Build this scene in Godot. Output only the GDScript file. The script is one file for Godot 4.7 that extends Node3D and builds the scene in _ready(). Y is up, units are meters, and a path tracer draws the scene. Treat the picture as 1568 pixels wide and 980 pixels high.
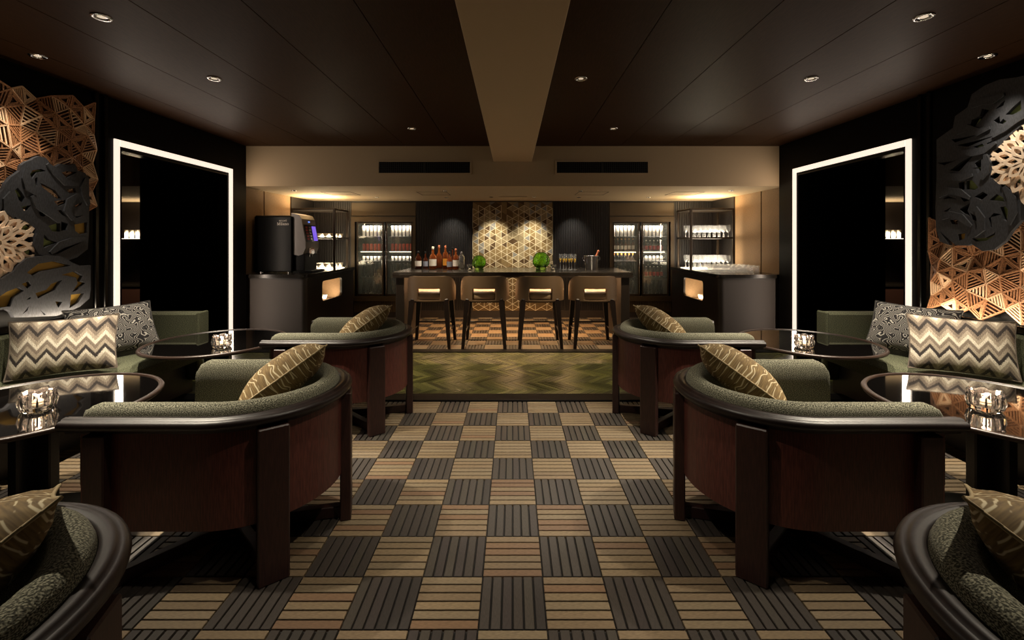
extends Node3D
# A hotel lounge bar. Depth d runs away from the camera (world z = -d); metres.
const F := 670.0        # focal length in photo pixels
const EYE := 1.4        # eye height
const HZ := 370.0       # horizon row
const CX := 785.0
const WALL := 3.6       # side walls at x = +-3.6
const CEIL := 2.69
const SOFFIT := 2.15
const ZB := 5.91        # bulkhead plane
const ZW := 8.1         # back wall plane

var M := {}
var used := {}
var rng := RandomNumberGenerator.new()

# ------------------------------------------------------------------ helpers
func P(x: float, y: float, d: float) -> Vector3:
	return Vector3(x, y, -d)

func numbered(n: String) -> String:
	if not used.has(n):
		used[n] = 0
		return n
	used[n] += 1
	return "%s_%03d" % [n, used[n]]

func tag(o: Node, label: String, category: String, group := "", kind := "") -> Node:
	if label: o.set_meta("label", label)
	if category: o.set_meta("category", category)
	if group: o.set_meta("group", group)
	if kind: o.set_meta("kind", kind)
	return o

func thing(called: String, label: String, category: String, at := Vector3.ZERO, turn := 0.0, group := "") -> Node3D:
	var o := Node3D.new()
	o.name = numbered(called)
	add_child(o)
	o.position = at
	o.rotation.y = turn
	tag(o, label, category, group)
	return o

func dup(src: Node3D, at: Vector3, turn := 0.0, label := "", group := "") -> Node3D:
	var base: String = String(src.name)
	if base.length() > 4 and base.substr(base.length() - 3).is_valid_int():
		base = base.substr(0, base.length() - 4)
	var o: Node3D = src.duplicate()
	o.name = numbered(base)
	add_child(o)
	o.position = at
	o.rotation.y = turn
	if label: o.set_meta("label", label)
	if group: o.set_meta("group", group)
	return o

func nst() -> SurfaceTool:
	var st := SurfaceTool.new()
	st.begin(Mesh.PRIMITIVE_TRIANGLES)
	st.set_smooth_group(-1)
	return st

func mesh_of(st: SurfaceTool) -> ArrayMesh:
	st.generate_normals()
	return st.commit()

func obj(called: String, st, m: Material, parent: Node = self) -> MeshInstance3D:
	var o := MeshInstance3D.new()
	o.mesh = st if st is Mesh else mesh_of(st)
	o.material_override = m
	if parent == self:
		o.name = numbered(called)
		add_child(o)
	else:
		o.name = called
		parent.add_child(o, true)
	return o

func struct(called: String, st, m: Material, parent: Node = self, label := "") -> MeshInstance3D:
	var o := obj(called, st, m, parent)
	if parent == self:
		o.set_meta("kind", "structure")
		if label: o.set_meta("label", label)
	return o

# a, b, c, d run counter-clockwise seen from outside
func quad(st: SurfaceTool, a: Vector3, b: Vector3, c: Vector3, d: Vector3) -> void:
	for v in [a, c, b, a, d, c]:
		st.add_vertex(v)

func tri(st: SurfaceTool, a: Vector3, b: Vector3, c: Vector3) -> void:
	for v in [a, c, b]:
		st.add_vertex(v)

func box(st: SurfaceTool, c: Vector3, s: Vector3, b := Basis.IDENTITY) -> void:
	var h := s / 2
	var p := []
	for i in 8:
		p.append(c + b * Vector3(h.x if i & 1 else -h.x, h.y if i & 2 else -h.y, h.z if i & 4 else -h.z))
	quad(st, p[1], p[3], p[7], p[5])
	quad(st, p[0], p[4], p[6], p[2])
	quad(st, p[2], p[6], p[7], p[3])
	quad(st, p[0], p[1], p[5], p[4])
	quad(st, p[4], p[5], p[7], p[6])
	quad(st, p[0], p[2], p[3], p[1])

# box by its limits: x0..x1, y0..y1, depth d0..d1
func lim(st: SurfaceTool, x0: float, x1: float, y0: float, y1: float, d0: float, d1: float) -> void:
	box(st, Vector3((x0 + x1) / 2, (y0 + y1) / 2, -(d0 + d1) / 2), Vector3(absf(x1 - x0), absf(y1 - y0), absf(d1 - d0)))

# box with chamfered edges
func cbox(st: SurfaceTool, c: Vector3, s: Vector3, e := 0.006, b := Basis.IDENTITY) -> void:
	var h := s / 2
	e = minf(e, minf(h.x, minf(h.y, h.z)) * 0.9)
	var ax := [Vector3.RIGHT, Vector3.UP, Vector3.BACK]
	var hh := [h.x, h.y, h.z]
	var pt := func(i: int, si: int, sj: int, sk: int) -> Vector3:
		var j := (i + 1) % 3
		var k := (i + 2) % 3
		return c + b * (ax[i] * hh[i] * si + ax[j] * (hh[j] - e) * sj + ax[k] * (hh[k] - e) * sk)
	for i in 3:
		for si in [-1, 1]:
			var q := [pt.call(i, si, -1, -1), pt.call(i, si, 1, -1), pt.call(i, si, 1, 1), pt.call(i, si, -1, 1)]
			if si < 0: q.reverse()
			quad(st, q[0], q[1], q[2], q[3])
		var j := (i + 1) % 3
		var k := (i + 2) % 3
		for si in [-1, 1]:
			for sj in [-1, 1]:
				var q := [pt.call(i, si, sj, -1), pt.call(j, sj, -1, si), pt.call(j, sj, 1, si), pt.call(i, si, sj, 1)]
				# pt(j, sj, sk', si): axes of j are k then i
				if si * sj < 0: q.reverse()
				quad(st, q[0], q[1], q[2], q[3])
	for sx in [-1, 1]:
		for sy in [-1, 1]:
			for sz in [-1, 1]:
				var q := [pt.call(0, sx, sy, sz), pt.call(1, sy, sz, sx), pt.call(2, sz, sx, sy)]
				if sx * sy * sz < 0: q.reverse()
				tri(st, q[0], q[1], q[2])

func clim(st: SurfaceTool, x0: float, x1: float, y0: float, y1: float, d0: float, d1: float, e := 0.006) -> void:
	cbox(st, Vector3((x0 + x1) / 2, (y0 + y1) / 2, -(d0 + d1) / 2), Vector3(absf(x1 - x0), absf(y1 - y0), absf(d1 - d0)), e)

# rows of points; columns upward and rows turning as a lathe does give outward faces
func surf(st: SurfaceTool, rows: Array, closed_rows := false, closed_cols := false, smooth := 1) -> void:
	st.set_smooth_group(smooth)
	var n := rows.size()
	var m: int = rows[0].size()
	for j in (n if closed_rows else n - 1):
		var r: Array = rows[j]
		var q: Array = rows[(j + 1) % n]
		for i in (m if closed_cols else m - 1):
			var k := (i + 1) % m
			quad(st, r[i], r[k], q[k], q[i])
	st.set_smooth_group(-1)

func lathe(st: SurfaceTool, prof: Array, segs := 20, at := Vector3.ZERO, smooth := 1) -> void:
	var rows := []
	for j in segs:
		var a := TAU * j / segs
		var r := []
		for p in prof:
			r.append(at + Vector3(p.x * cos(a), p.y, p.x * sin(a)))
		rows.append(r)
	surf(st, rows, true, false, smooth)

func tube(st: SurfaceTool, a: Vector3, b: Vector3, r: float, r2 := -1.0, segs := 10) -> void:
	if r2 < 0: r2 = r
	var d := (b - a).normalized()
	var u := d.cross(Vector3.RIGHT if absf(d.x) < 0.8 else Vector3.UP).normalized()
	var w := d.cross(u)
	var rows := []
	for j in segs:
		var t := TAU * j / segs
		var o := u * cos(t) - w * sin(t)
		rows.append([a + o * r, b + o * r2])
	surf(st, rows, true, false, 1)
	for j in segs:
		tri(st, b, rows[j][1], rows[(j + 1) % segs][1])
		tri(st, a, rows[(j + 1) % segs][0], rows[j][0])

# flat polygon (Vector2 list) drawn as a slab: map gives the 3-D point of (u, v, w)
func slab(st: SurfaceTool, poly: PackedVector2Array, map: Callable, w0: float, w1: float) -> void:
	var t := Geometry2D.triangulate_polygon(poly)
	for i in range(0, t.size(), 3):
		tri(st, map.call(poly[t[i]], w1), map.call(poly[t[i + 1]], w1), map.call(poly[t[i + 2]], w1))
		tri(st, map.call(poly[t[i]], w0), map.call(poly[t[i + 2]], w0), map.call(poly[t[i + 1]], w0))
	for i in poly.size():
		var a := poly[i]
		var b := poly[(i + 1) % poly.size()]
		quad(st, map.call(a, w0), map.call(b, w0), map.call(b, w1), map.call(a, w1))

# polygon with holes cut out, as pieces without holes
func pierced(outer: PackedVector2Array, holes: Array) -> Array:
	var pieces := [outer]
	for h in holes:
		var c := Vector2.ZERO
		for p in h: c += p
		c /= h.size()
		var next := []
		for p in pieces:
			if Geometry2D.intersect_polygons(p, h).is_empty():
				next.append(p)
				continue
			for s in [-1, 1]:
				var half := PackedVector2Array([Vector2(c.x, c.y - 20), Vector2(c.x + s * 20, c.y - 20), Vector2(c.x + s * 20, c.y + 20), Vector2(c.x, c.y + 20)])
				for part in Geometry2D.intersect_polygons(p, half):
					for q in Geometry2D.clip_polygons(part, h):
						if not Geometry2D.is_polygon_clockwise(q): next.append(q)
		pieces = next
	return pieces

func rounded(w: float, h: float, r: float, n := 4) -> PackedVector2Array:
	var p := PackedVector2Array()
	for c in 4:
		var o := Vector2((w / 2 - r) * (1 if c == 0 or c == 3 else -1), (h / 2 - r) * (1 if c < 2 else -1))
		for i in n + 1:
			var a := PI / 2 * (c + float(i) / n)
			p.append(o + Vector2(cos(a), sin(a)) * r)
	return p

func fill_circle(n: int, r: float) -> PackedVector2Array:
	var p := PackedVector2Array()
	for i in n:
		p.append(Vector2(cos(TAU * i / n), sin(TAU * i / n)) * r)
	return p

# ------------------------------------------------------------------ materials
func mat(key: String, c: Color, rough := 0.6, metal := 0.0) -> StandardMaterial3D:
	var m := StandardMaterial3D.new()
	m.resource_name = key
	m.albedo_color = c
	m.roughness = rough
	m.metallic = metal
	M[key] = m
	return m

func noise(freq: float, kind := FastNoiseLite.TYPE_SIMPLEX, octaves := 4, sd := 1) -> FastNoiseLite:
	var n := FastNoiseLite.new()
	n.noise_type = kind
	n.frequency = freq
	n.fractal_octaves = octaves
	n.seed = sd
	return n

func noise_tex(freq: float, a: Color, b: Color, size := 512, sd := 1, octaves := 4, spread := 0.5) -> NoiseTexture2D:
	var t := NoiseTexture2D.new()
	t.width = size
	t.height = size
	t.seamless = true
	t.noise = noise(freq, FastNoiseLite.TYPE_SIMPLEX, octaves, sd)
	var g := Gradient.new()
	g.set_color(0, a)
	g.set_color(1, b)
	g.set_offset(0, 0.5 - spread)
	g.set_offset(1, 0.5 + spread)
	t.color_ramp = g
	return t

# a texture laid on three planes, so many repeats a metre along x, y, z
func tex(m: StandardMaterial3D, t: Texture2D, scale: Vector3, world := false) -> StandardMaterial3D:
	m.albedo_texture = t
	m.uv1_triplanar = true
	m.uv1_world_triplanar = world
	m.uv1_scale = scale
	m.uv1_triplanar_sharpness = 8.0
	return m

func bump(m: StandardMaterial3D, t: Texture2D, height_cm: float) -> StandardMaterial3D:
	m.heightmap_enabled = true
	m.heightmap_texture = t
	m.heightmap_scale = height_cm
	return m

func glow(key: String, c: Color, energy: float) -> StandardMaterial3D:
	var m := mat(key, Color(0.9, 0.88, 0.84), 0.5)
	m.emission_enabled = true
	m.emission = c
	m.emission_energy_multiplier = energy
	return m

func pane(key: String, c: Color, alpha: float) -> StandardMaterial3D:
	var m := mat(key, Color(c.r, c.g, c.b, alpha), 0.02)
	m.transparency = BaseMaterial3D.TRANSPARENCY_ALPHA
	return m

func solid_glass(key: String, c: Color, alpha := 0.05) -> StandardMaterial3D:
	var m := mat(key, Color(c.r, c.g, c.b, alpha), 0.02)
	m.refraction_enabled = true
	m.refraction_scale = 0.05
	m.transparency = BaseMaterial3D.TRANSPARENCY_ALPHA
	return m

func image_tex(w: int, h: int, pick: Callable) -> ImageTexture:
	var im := Image.create(w, h, false, Image.FORMAT_RGB8)
	for y in h:
		for x in w:
			im.set_pixel(x, y, pick.call((x + 0.5) / w, (y + 0.5) / h))
	return ImageTexture.create_from_image(im)

func materials() -> void:
	var grain := noise_tex(0.03, Color(0.62, 0.62, 0.62), Color(1, 1, 1), 512, 3, 5)
	var speck := noise_tex(0.12, Color(0.3, 0.3, 0.3), Color(1, 1, 1), 512, 5, 3)
	tex(mat("shell_wood", Color(0.41, 0.215, 0.18), 0.45), grain, Vector3(9, 0.6, 9))
	tex(mat("dark_wood", Color(0.24, 0.14, 0.12), 0.42), grain, Vector3(9, 0.6, 9))
	tex(mat("rail_wood", Color(0.13, 0.08, 0.07), 0.42), grain, Vector3(2, 8, 2))
	tex(mat("ceiling_wood", Color(0.22, 0.14, 0.08), 0.5), noise_tex(0.03, Color(0.75, 0.75, 0.75), Color(1, 1, 1), 512, 9, 5), Vector3(5, 5, 0.5), true)
	M.ceiling_wood.metallic_specular = 0.17
	mat("groove", Color(0.02, 0.016, 0.013), 0.9)
	mat("black_wall", Color(0.035, 0.03, 0.028), 0.45)
	M.black_wall.metallic_specular = 0.2
	mat("black_lacquer", Color(0.02, 0.018, 0.018), 0.25)
	mat("flute", Color(0.12, 0.105, 0.1), 0.4)
	tex(mat("beige_paper", Color(0.56, 0.44, 0.31), 0.8), noise_tex(0.05, Color(0.82, 0.82, 0.82), Color(1, 1, 1), 512, 11, 4), Vector3(0.6, 7, 0.6), true)
	mat("beige_paint", Color(0.64, 0.555, 0.44), 0.85)
	mat("grille", Color(0.09, 0.075, 0.06), 0.6)
	# floor pieces carry their own stain as vertex colour
	var slat := mat("slat", Color(1, 1, 1), 0.55)
	slat.vertex_color_use_as_albedo = true
	tex(slat, noise_tex(0.05, Color(0.68, 0.68, 0.68), Color(1, 1, 1), 512, 21, 5), Vector3(1.2, 6, 14))
	var parq := mat("parquet", Color(1, 1, 1), 0.3)
	parq.vertex_color_use_as_albedo = true
	tex(parq, noise_tex(0.05, Color(0.45, 0.45, 0.42), Color(1, 1, 1), 512, 23, 5, 0.3), Vector3(1.5, 6, 20))
	bump(parq, noise_tex(0.02, Color(0, 0, 0), Color(1, 1, 1), 256, 27, 3), 0.12)
	mat("floor_base", Color(0.07, 0.055, 0.045), 0.8)
	mat("threshold", Color(0.045, 0.035, 0.03), 0.6)
	M.threshold.metallic_specular = 0.2
	# upholstery
	var ch := mat("chenille", Color(0.56, 0.55, 0.47), 0.95)
	tex(ch, noise_tex(0.12, Color(0.3, 0.3, 0.26), Color(1.0, 1.0, 1.0), 512, 31, 2, 0.24), Vector3(2.2, 4.4, 2.2))
	bump(ch, speck, 0.25)
	ch.rim_enabled = true
	ch.rim = 0.4
	ch.rim_tint = 0.7
	var sf := mat("sofa_fabric", Color(0.42, 0.43, 0.33), 0.95)
	tex(sf, noise_tex(0.09, Color(0.45, 0.45, 0.42), Color(1.0, 1.0, 1.0), 512, 33, 3, 0.22), Vector3(2.2, 4, 2.2))
	bump(sf, speck, 0.2)
	var le := mat("stool_leather", Color(0.42, 0.34, 0.26), 0.5)
	mat("stool_seat", Color(0.62, 0.53, 0.43), 0.55)
	mat("stool_leg", Color(0.11, 0.075, 0.065), 0.4)
	# tables
	var tt := mat("table_top", Color(0.045, 0.038, 0.036), 0.05)
	tt.clearcoat_enabled = true
	tt.clearcoat = 1.0
	tt.clearcoat_roughness = 0.03
	mat("table_rim", Color(0.17, 0.115, 0.09), 0.35, 0.1)
	mat("pedestal", Color(0.03, 0.026, 0.026), 0.3)
	# bar
	mat("bar_top", Color(0.13, 0.115, 0.1), 0.22)
	mat("bar_body", Color(0.12, 0.09, 0.072), 0.45)
	mat("counter_face", Color(0.25, 0.225, 0.21), 0.6)
	mat("counter_dark", Color(0.1, 0.075, 0.065), 0.4)
	mat("bronze", Color(0.2, 0.155, 0.11), 0.4, 0.5)
	mat("bronze_panel", Color(0.3, 0.25, 0.18), 0.4, 0.4)
	mat("chrome", Color(0.8, 0.8, 0.82), 0.14, 1.0)
	mat("steel", Color(0.72, 0.72, 0.74), 0.22, 1.0)
	mat("black_plastic", Color(0.02, 0.02, 0.022), 0.3)
	M.black_plastic.metallic_specular = 0.25
	mat("machine_grey", Color(0.44, 0.42, 0.41), 0.35, 0.3)
	for i in 5:
		mat("gold%d" % i, [Color(0.5, 0.42, 0.29), Color(0.4, 0.32, 0.2), Color(0.46, 0.45, 0.44), Color(0.3, 0.225, 0.14), Color(0.55, 0.49, 0.38)][i], 0.4, 0.5)
	mat("inlay", Color(0.85, 0.8, 0.68), 0.35, 0.3)
	# art
	tex(mat("lattice_wood", Color(0.78, 0.55, 0.38), 0.55), grain, Vector3(4, 4, 4), true)
	mat("lattice_pale", Color(0.9, 0.76, 0.62), 0.55)
	mat("lattice_back", Color(0.22, 0.1, 0.05), 0.7)
	tex(mat("leaf_black", Color(0.26, 0.265, 0.29), 0.6), grain, Vector3(6, 1.5, 6), true)
	mat("leaf_edge", Color(0.05, 0.05, 0.055), 0.6)
	mat("leaf_green", Color(0.5, 0.56, 0.33), 0.7)
	mat("leaf_gold", Color(0.68, 0.54, 0.22), 0.6)
	mat("petal_cream", Color(0.95, 0.85, 0.75), 0.6)
	# glass
	pane("clear_pane", Color(0.9, 0.95, 0.95), 0.06)
	pane("glass_ware", Color(0.95, 0.97, 1.0), 0.1)
	solid_glass("crystal", Color(0.98, 0.97, 0.96), 0.02)
	solid_glass("green_glass", Color(0.72, 0.92, 0.45), 0.03)
	solid_glass("amber_glass", Color(0.8, 0.43, 0.2), 0.12)
	solid_glass("brown_glass", Color(0.5, 0.24, 0.14), 0.15)
	pane("wine", Color(0.85, 0.68, 0.12), 0.6)
	mat("dark_bottle", Color(0.035, 0.045, 0.03), 0.1)
	mat("label_white", Color(0.85, 0.82, 0.78), 0.7)
	mat("label_grey", Color(0.5, 0.52, 0.58), 0.7)
	mat("label_gold", Color(0.75, 0.5, 0.15), 0.6)
	mat("foil_gold", Color(0.75, 0.5, 0.2), 0.35, 0.6)
	mat("foil_rose", Color(0.75, 0.45, 0.32), 0.4, 0.3)
	mat("cap_black", Color(0.05, 0.04, 0.045), 0.4)
	mat("can_red", Color(0.6, 0.07, 0.05), 0.35, 0.2)
	mat("can_orange", Color(0.75, 0.22, 0.08), 0.35, 0.2)
	mat("porcelain", Color(0.88, 0.85, 0.8), 0.3)
	mat("wax", Color(0.9, 0.85, 0.75), 0.6)
	glow("led_frame", Color(1.0, 0.92, 0.84), 1.05)
	glow("led_shelf", Color(1.0, 0.93, 0.8), 4.0)
	glow("led_lamp", Color(1.0, 0.9, 0.78), 0.5)
	glow("flame_glow", Color(1.0, 0.86, 0.72), 12.0)
	glow("display_light", Color(0.36, 0.24, 0.9), 0.9)
	glow("button_light", Color(0.25, 0.5, 1.0), 1.5)
	mat("candle_cup", Color(0.75, 0.68, 0.62), 0.4)
	pillow_textures()

func pillow_textures() -> void:
	var cream := Color(0.8, 0.76, 0.69)
	var taupe := Color(0.47, 0.42, 0.37)
	var mid := Color(0.62, 0.57, 0.5)
	var char_ := Color(0.2, 0.175, 0.165)
	var seq := [cream, mid, taupe, char_, taupe, mid, cream, taupe, mid, char_]
	var fuzz := noise(0.09, FastNoiseLite.TYPE_SIMPLEX, 2, 41)
	var t := image_tex(640, 420, func(u: float, v: float) -> Color:
		var k := u * 5.5
		var z := absf(fposmod(k, 1.0) - 0.5) * 2.0
		var f := fuzz.get_noise_2d(u * 640, v * 420 * 3)
		var b := v * 12.5 + z * 2.3 + f * 0.25
		var c: Color = seq[int(fposmod(floor(b), 10.0))]
		return c * (1.0 + f * 0.3))
	var m := mat("chevron_cloth", Color(1, 1, 1), 0.95)
	m.albedo_texture = t
	bump(m, noise_tex(0.2, Color(0, 0, 0), Color(1, 1, 1), 256, 43, 2), 0.05)
	var warp := noise(0.006, FastNoiseLite.TYPE_SIMPLEX, 2, 47)
	var t2 := image_tex(640, 480, func(u: float, v: float) -> Color:
		var q := Vector2(u * 640, v * 480)
		var r := q.distance_to(Vector2(180, 250)) * 0.07 + warp.get_noise_2d(q.x, q.y) * 5.0
		var s := sin(r * 4.2) + fuzz.get_noise_2d(q.x * 2, q.y * 2) * 0.35
		return Color(0.16, 0.15, 0.155).lerp(Color(0.72, 0.7, 0.67), smoothstep(0.25, 0.8, s)))
	var m2 := mat("ripple_cloth", Color(1, 1, 1), 0.95)
	m2.albedo_texture = t2
	var streak := noise(0.05, FastNoiseLite.TYPE_SIMPLEX, 3, 53)
	var t3 := image_tex(512, 512, func(u: float, v: float) -> Color:
		var n := streak.get_noise_2d(u * 900, v * 90) * 0.5 + 0.5
		var c := Color(0.36, 0.28, 0.16).lerp(Color(0.56, 0.46, 0.28), n)
		var sway := streak.get_noise_2d(v * 40, u * 30) * 0.6
		var w := 0.0
		for i in 2:
			var bow: float = [0.7, -0.5][i]
			var a := fposmod(u * (10.0 + i * 3.0) + bow * (v - 0.3) * (v - 0.3) * 4.0 + sway + i * 0.37, 1.0)
			var on := smoothstep(-0.25, 0.0, streak.get_noise_2d(u * 160 + i * 777, v * 90))
			w = maxf(w, on * smoothstep(0.075, 0.035, absf(a - 0.5)))
		return c.lerp(Color(0.86, 0.81, 0.68), w * 0.9))
	var m3 := mat("reed_cloth", Color(1, 1, 1), 0.8)
	m3.albedo_texture = t3

# ------------------------------------------------------------------ lights
func spot(parent: Node, at: Vector3, to: Vector3, energy: float, angle: float, c := Color(1.0, 0.92, 0.82), size := 0.03, soft := 0.6) -> void:
	var l := SpotLight3D.new()
	l.name = "beam"
	parent.add_child(l, true)
	l.light_energy = energy
	l.light_color = c
	l.spot_angle = angle
	l.spot_angle_attenuation = soft
	l.spot_range = 14.0
	l.spot_attenuation = 2.0
	l.light_size = size
	l.shadow_enabled = true
	var up := Vector3.UP if absf((to - at).normalized().y) < 0.98 else Vector3.BACK
	l.transform = Transform3D(Basis.looking_at(to - at, up), at)

func area(parent: Node, at: Vector3, facing: Vector3, along: Vector3, size: Vector2, energy: float, c := Color(1.0, 0.92, 0.8)) -> void:
	var l := AreaLight3D.new()
	l.name = "strip_light"
	parent.add_child(l, true)
	l.light_energy = energy
	l.light_color = c
	l.area_size = size
	l.area_normalize_energy = true
	l.area_range = 14.0
	l.area_attenuation = 2.0
	l.shadow_enabled = true
	var z := -facing.normalized()
	var x := along.normalized()
	l.transform = Transform3D(Basis(x, z.cross(x), z), at)

func omni(parent: Node, at: Vector3, energy: float, c: Color, size := 0.02) -> void:
	var l := OmniLight3D.new()
	l.name = "glow_light"
	parent.add_child(l, true)
	l.position = at
	l.light_energy = energy
	l.light_color = c
	l.light_size = size
	l.omni_range = 14.0
	l.omni_attenuation = 2.0
	l.shadow_enabled = true

func view() -> void:
	var cam := Camera3D.new()
	cam.name = "camera"
	cam.projection = Camera3D.PROJECTION_FRUSTUM
	cam.near = 0.05
	cam.far = 60.0
	cam.size = 0.05 * 980.0 / F
	cam.frustum_offset = Vector2(-0.05 * (CX - 784.0) / F, -0.05 * (490.0 - HZ) / F)
	cam.position = Vector3(0, EYE, 0)
	add_child(cam)
	cam.current = true
	var we := WorldEnvironment.new()
	we.name = "environment"
	var e := Environment.new()
	e.background_mode = Environment.BG_COLOR
	e.background_color = Color(0, 0, 0)
	e.ambient_light_source = Environment.AMBIENT_SOURCE_DISABLED
	e.tonemap_mode = Environment.TONE_MAPPER_LINEAR
	e.tonemap_exposure = 1.0
	e.sdfgi_enabled = true
	e.ssao_enabled = true
	e.ssil_enabled = true
	we.environment = e
	add_child(we)

func _ready() -> void:
	rng.seed = 20
	view()
	materials()
	shell()
	floors()
	back_wall()
	lamps()
	for s in [-1, 1]:
		art(s)
		lounge_side(s)
		counter(s)
	bar()
	details()

# ------------------------------------------------------------------ room shell
func node(called: String, kind := "") -> Node3D:
	var o := Node3D.new()
	o.name = numbered(called)
	add_child(o)
	if kind: o.set_meta("kind", kind)
	return o

func part(called: String, m: Material, parent: Node, x0: float, x1: float, y0: float, y1: float, d0: float, d1: float, e := 0.0) -> MeshInstance3D:
	var st := nst()
	if e > 0: clim(st, x0, x1, y0, y1, d0, d1, e)
	else: lim(st, x0, x1, y0, y1, d0, d1)
	return obj(called, st, m, parent)

func shell() -> void:
	# ceiling of wide dark boards with open joints
	var c := node("ceiling", "structure")
	part("backing", M.groove, c, -3.75, 3.75, 2.71, 2.8, -1.6, 6.0)
	var seams := [0.262, 0.85, 1.45, 2.05, 2.65, 3.25, 3.7]
	for s in [-1, 1]:
		for i in seams.size() - 1:
			part("ceiling_panel", M.ceiling_wood, c, s * (seams[i] + 0.003), s * (seams[i + 1] - 0.003), CEIL, 2.712, -1.6, ZB)
	var b := node("ceiling_beam", "structure")
	part("beam_body", M.beige_paint, b, -0.26, 0.26, 2.478, 2.71, -1.6, ZB, 0.006)
	# bulkhead and the low ceiling over the bar
	var w := node("wall_bulkhead", "structure")
	part("bulkhead_face", M.beige_paint, w, -3.76, 3.76, SOFFIT, 2.8, ZB, ZB + 0.12)
	var so := node("ceiling_soffit", "structure")
	part("soffit_board", M.beige_paint, so, -3.8, 3.8, SOFFIT + 0.001, SOFFIT + 0.08, ZB + 0.12, 8.7)
	for s in [-1, 1]:
		for x in [1.0, 2.45]:       # thin joints of access hatches
			var st := nst()
			var p := [P(s * x, 2.15, 6.6), P(s * (x + 0.45), 2.15, 6.6), P(s * (x + 0.45), 2.15, 7.05), P(s * x, 2.15, 7.05)]
			for i in 4:
				var a: Vector3 = p[i]
				var q: Vector3 = p[(i + 1) % 4]
				box(st, (a + q) / 2, Vector3(absf(q.x - a.x) + 0.006, 0.004, absf(q.z - a.z) + 0.006))
			obj("hatch_joint", st, M.groove, so)
	part("air_diffuser", M.beige_paint, so, -0.22, 0.24, SOFFIT - 0.012, SOFFIT, 7.25, 7.5, 0.004)
	var rear := node("wall_rear", "structure")
	part("wall_face", M.black_wall, rear, -3.75, 3.75, 0, 2.8, -1.7, -1.6)
	for s in [-1, 1]:
		var side: String = "left" if s < 0 else "right"
		var v := node("wall_" + side, "structure")
		part("wall_face", M.black_wall, v, s * 3.6, s * 3.72, 0, 2.8, -1.6, 4.03)
		part("lintel", M.black_wall, v, s * 3.6, s * 3.72, 2.25, 2.8, 4.03, 5.52)
		part("wall_face", M.black_wall, v, s * 3.6, s * 3.72, 0, 2.8, 5.52, ZB)
		part("jamb_wall", M.black_lacquer, v, s * 3.72, s * 4.72, 0, 2.8, 5.54, 5.66)
		# alcove beside the bar: papered boards with a dark joint, then dark boards
		part("joint", M.groove, v, s * 3.71, s * 3.8, 0, SOFFIT, ZB, ZW + 0.1)
		part("paper_panel", M.beige_paper, v, s * 3.7, s * 3.72, 0, SOFFIT, ZB + 0.002, 6.5)
		part("paper_panel", M.beige_paper, v, s * 3.7, s * 3.72, 0, SOFFIT, 6.525, 7.28)
		part("dark_panel", M.flute, v, s * 3.68, s * 3.72, 0, SOFFIT, 7.28, ZW)
		# upright mouldings between the wall art and the doorway
		for d in [3.745, 3.83]:
			part("moulding", M.black_lacquer, v, s * 3.57, s * 3.6, 0, 2.69, d, d + 0.035, 0.005)
		# the room beyond the doorway
		var r := node("wall_side_room_" + side, "structure")
		part("bulkhead_face", M.beige_paint, r, s * 4.72, s * 9.0, SOFFIT, 2.8, ZB, ZB + 0.12)
		part("soffit_board", M.beige_paint, r, s * 4.5, s * 9.0, SOFFIT, SOFFIT + 0.08, ZB + 0.12, 8.3)
		part("back_face", M.bar_body, r, s * 3.8, s * 9.0, 0, 2.8, 8.3, 8.4)
		part("end_face", M.black_wall, r, s * 9.0, s * 9.1, 0, 2.8, 2.5, 8.4)
		part("ceiling_board", M.beige_paint, r, s * 3.72, s * 9.0, 2.72, 2.8, 2.5, ZB)
		part("near_face", M.black_wall, r, s * 3.72, s * 9.0, 0, 2.8, 2.4, 2.5)
		part("floor_board", M.floor_base, r, s * 3.72, s * 9.0, -0.1, -0.01, 2.4, 8.4)
		# light line round the doorway
		var f := thing("light_frame", "glowing white LED frame around the doorway %s" % ("near the coffee machine counter" if s < 0 else "near the wine glass counter"), "light frame", P(s * 3.6, 0, 4.77))
		f.position = Vector3.ZERO
		part("led_upright", M.led_frame, f, s * 3.584, s * 3.6, 0.0, 2.33, 3.942, 3.998, 0.004)
		part("led_head", M.led_frame, f, s * 3.584, s * 3.6, 2.272, 2.33, 3.998, 5.545, 0.004)
		part("led_upright", M.led_frame, f, s * 3.584, s * 3.6, 0.0, 2.33, 5.545, 5.61, 0.004)
		area(f, P(s * 3.59, 1.16, 5.614), Vector3(-s * 0.4, 0, -1), Vector3.UP, Vector2(2.3, 0.02), 0.4, Color(1.0, 0.9, 0.8))
		var inw := Vector3(-s, 0, 0)
		var lc := Color(1.0, 0.92, 0.84)
		area(f, P(s * 3.58, 1.16, 3.98), inw, Vector3.UP, Vector2(2.3, 0.08), 0.5, lc)
		area(f, P(s * 3.58, 2.29, 4.77), inw, Vector3.BACK, Vector2(1.6, 0.07), 0.45, lc)
		area(f, P(s * 3.58, 1.16, 5.565), inw, Vector3.UP, Vector2(2.3, 0.08), 0.5, lc)
		# black lining of the doorway
		part("black_lining", M.black_lacquer, f, s * 3.6, s * 3.72, 2.235, 2.25, 4.03, 5.52)

func slat_mesh(len_: float, wid: float, thick: float, c: Color) -> ArrayMesh:
	var st := nst()
	st.set_color(c)
	slat_box(st, Vector3.ZERO, len_, wid, thick)
	return mesh_of(st)

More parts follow.
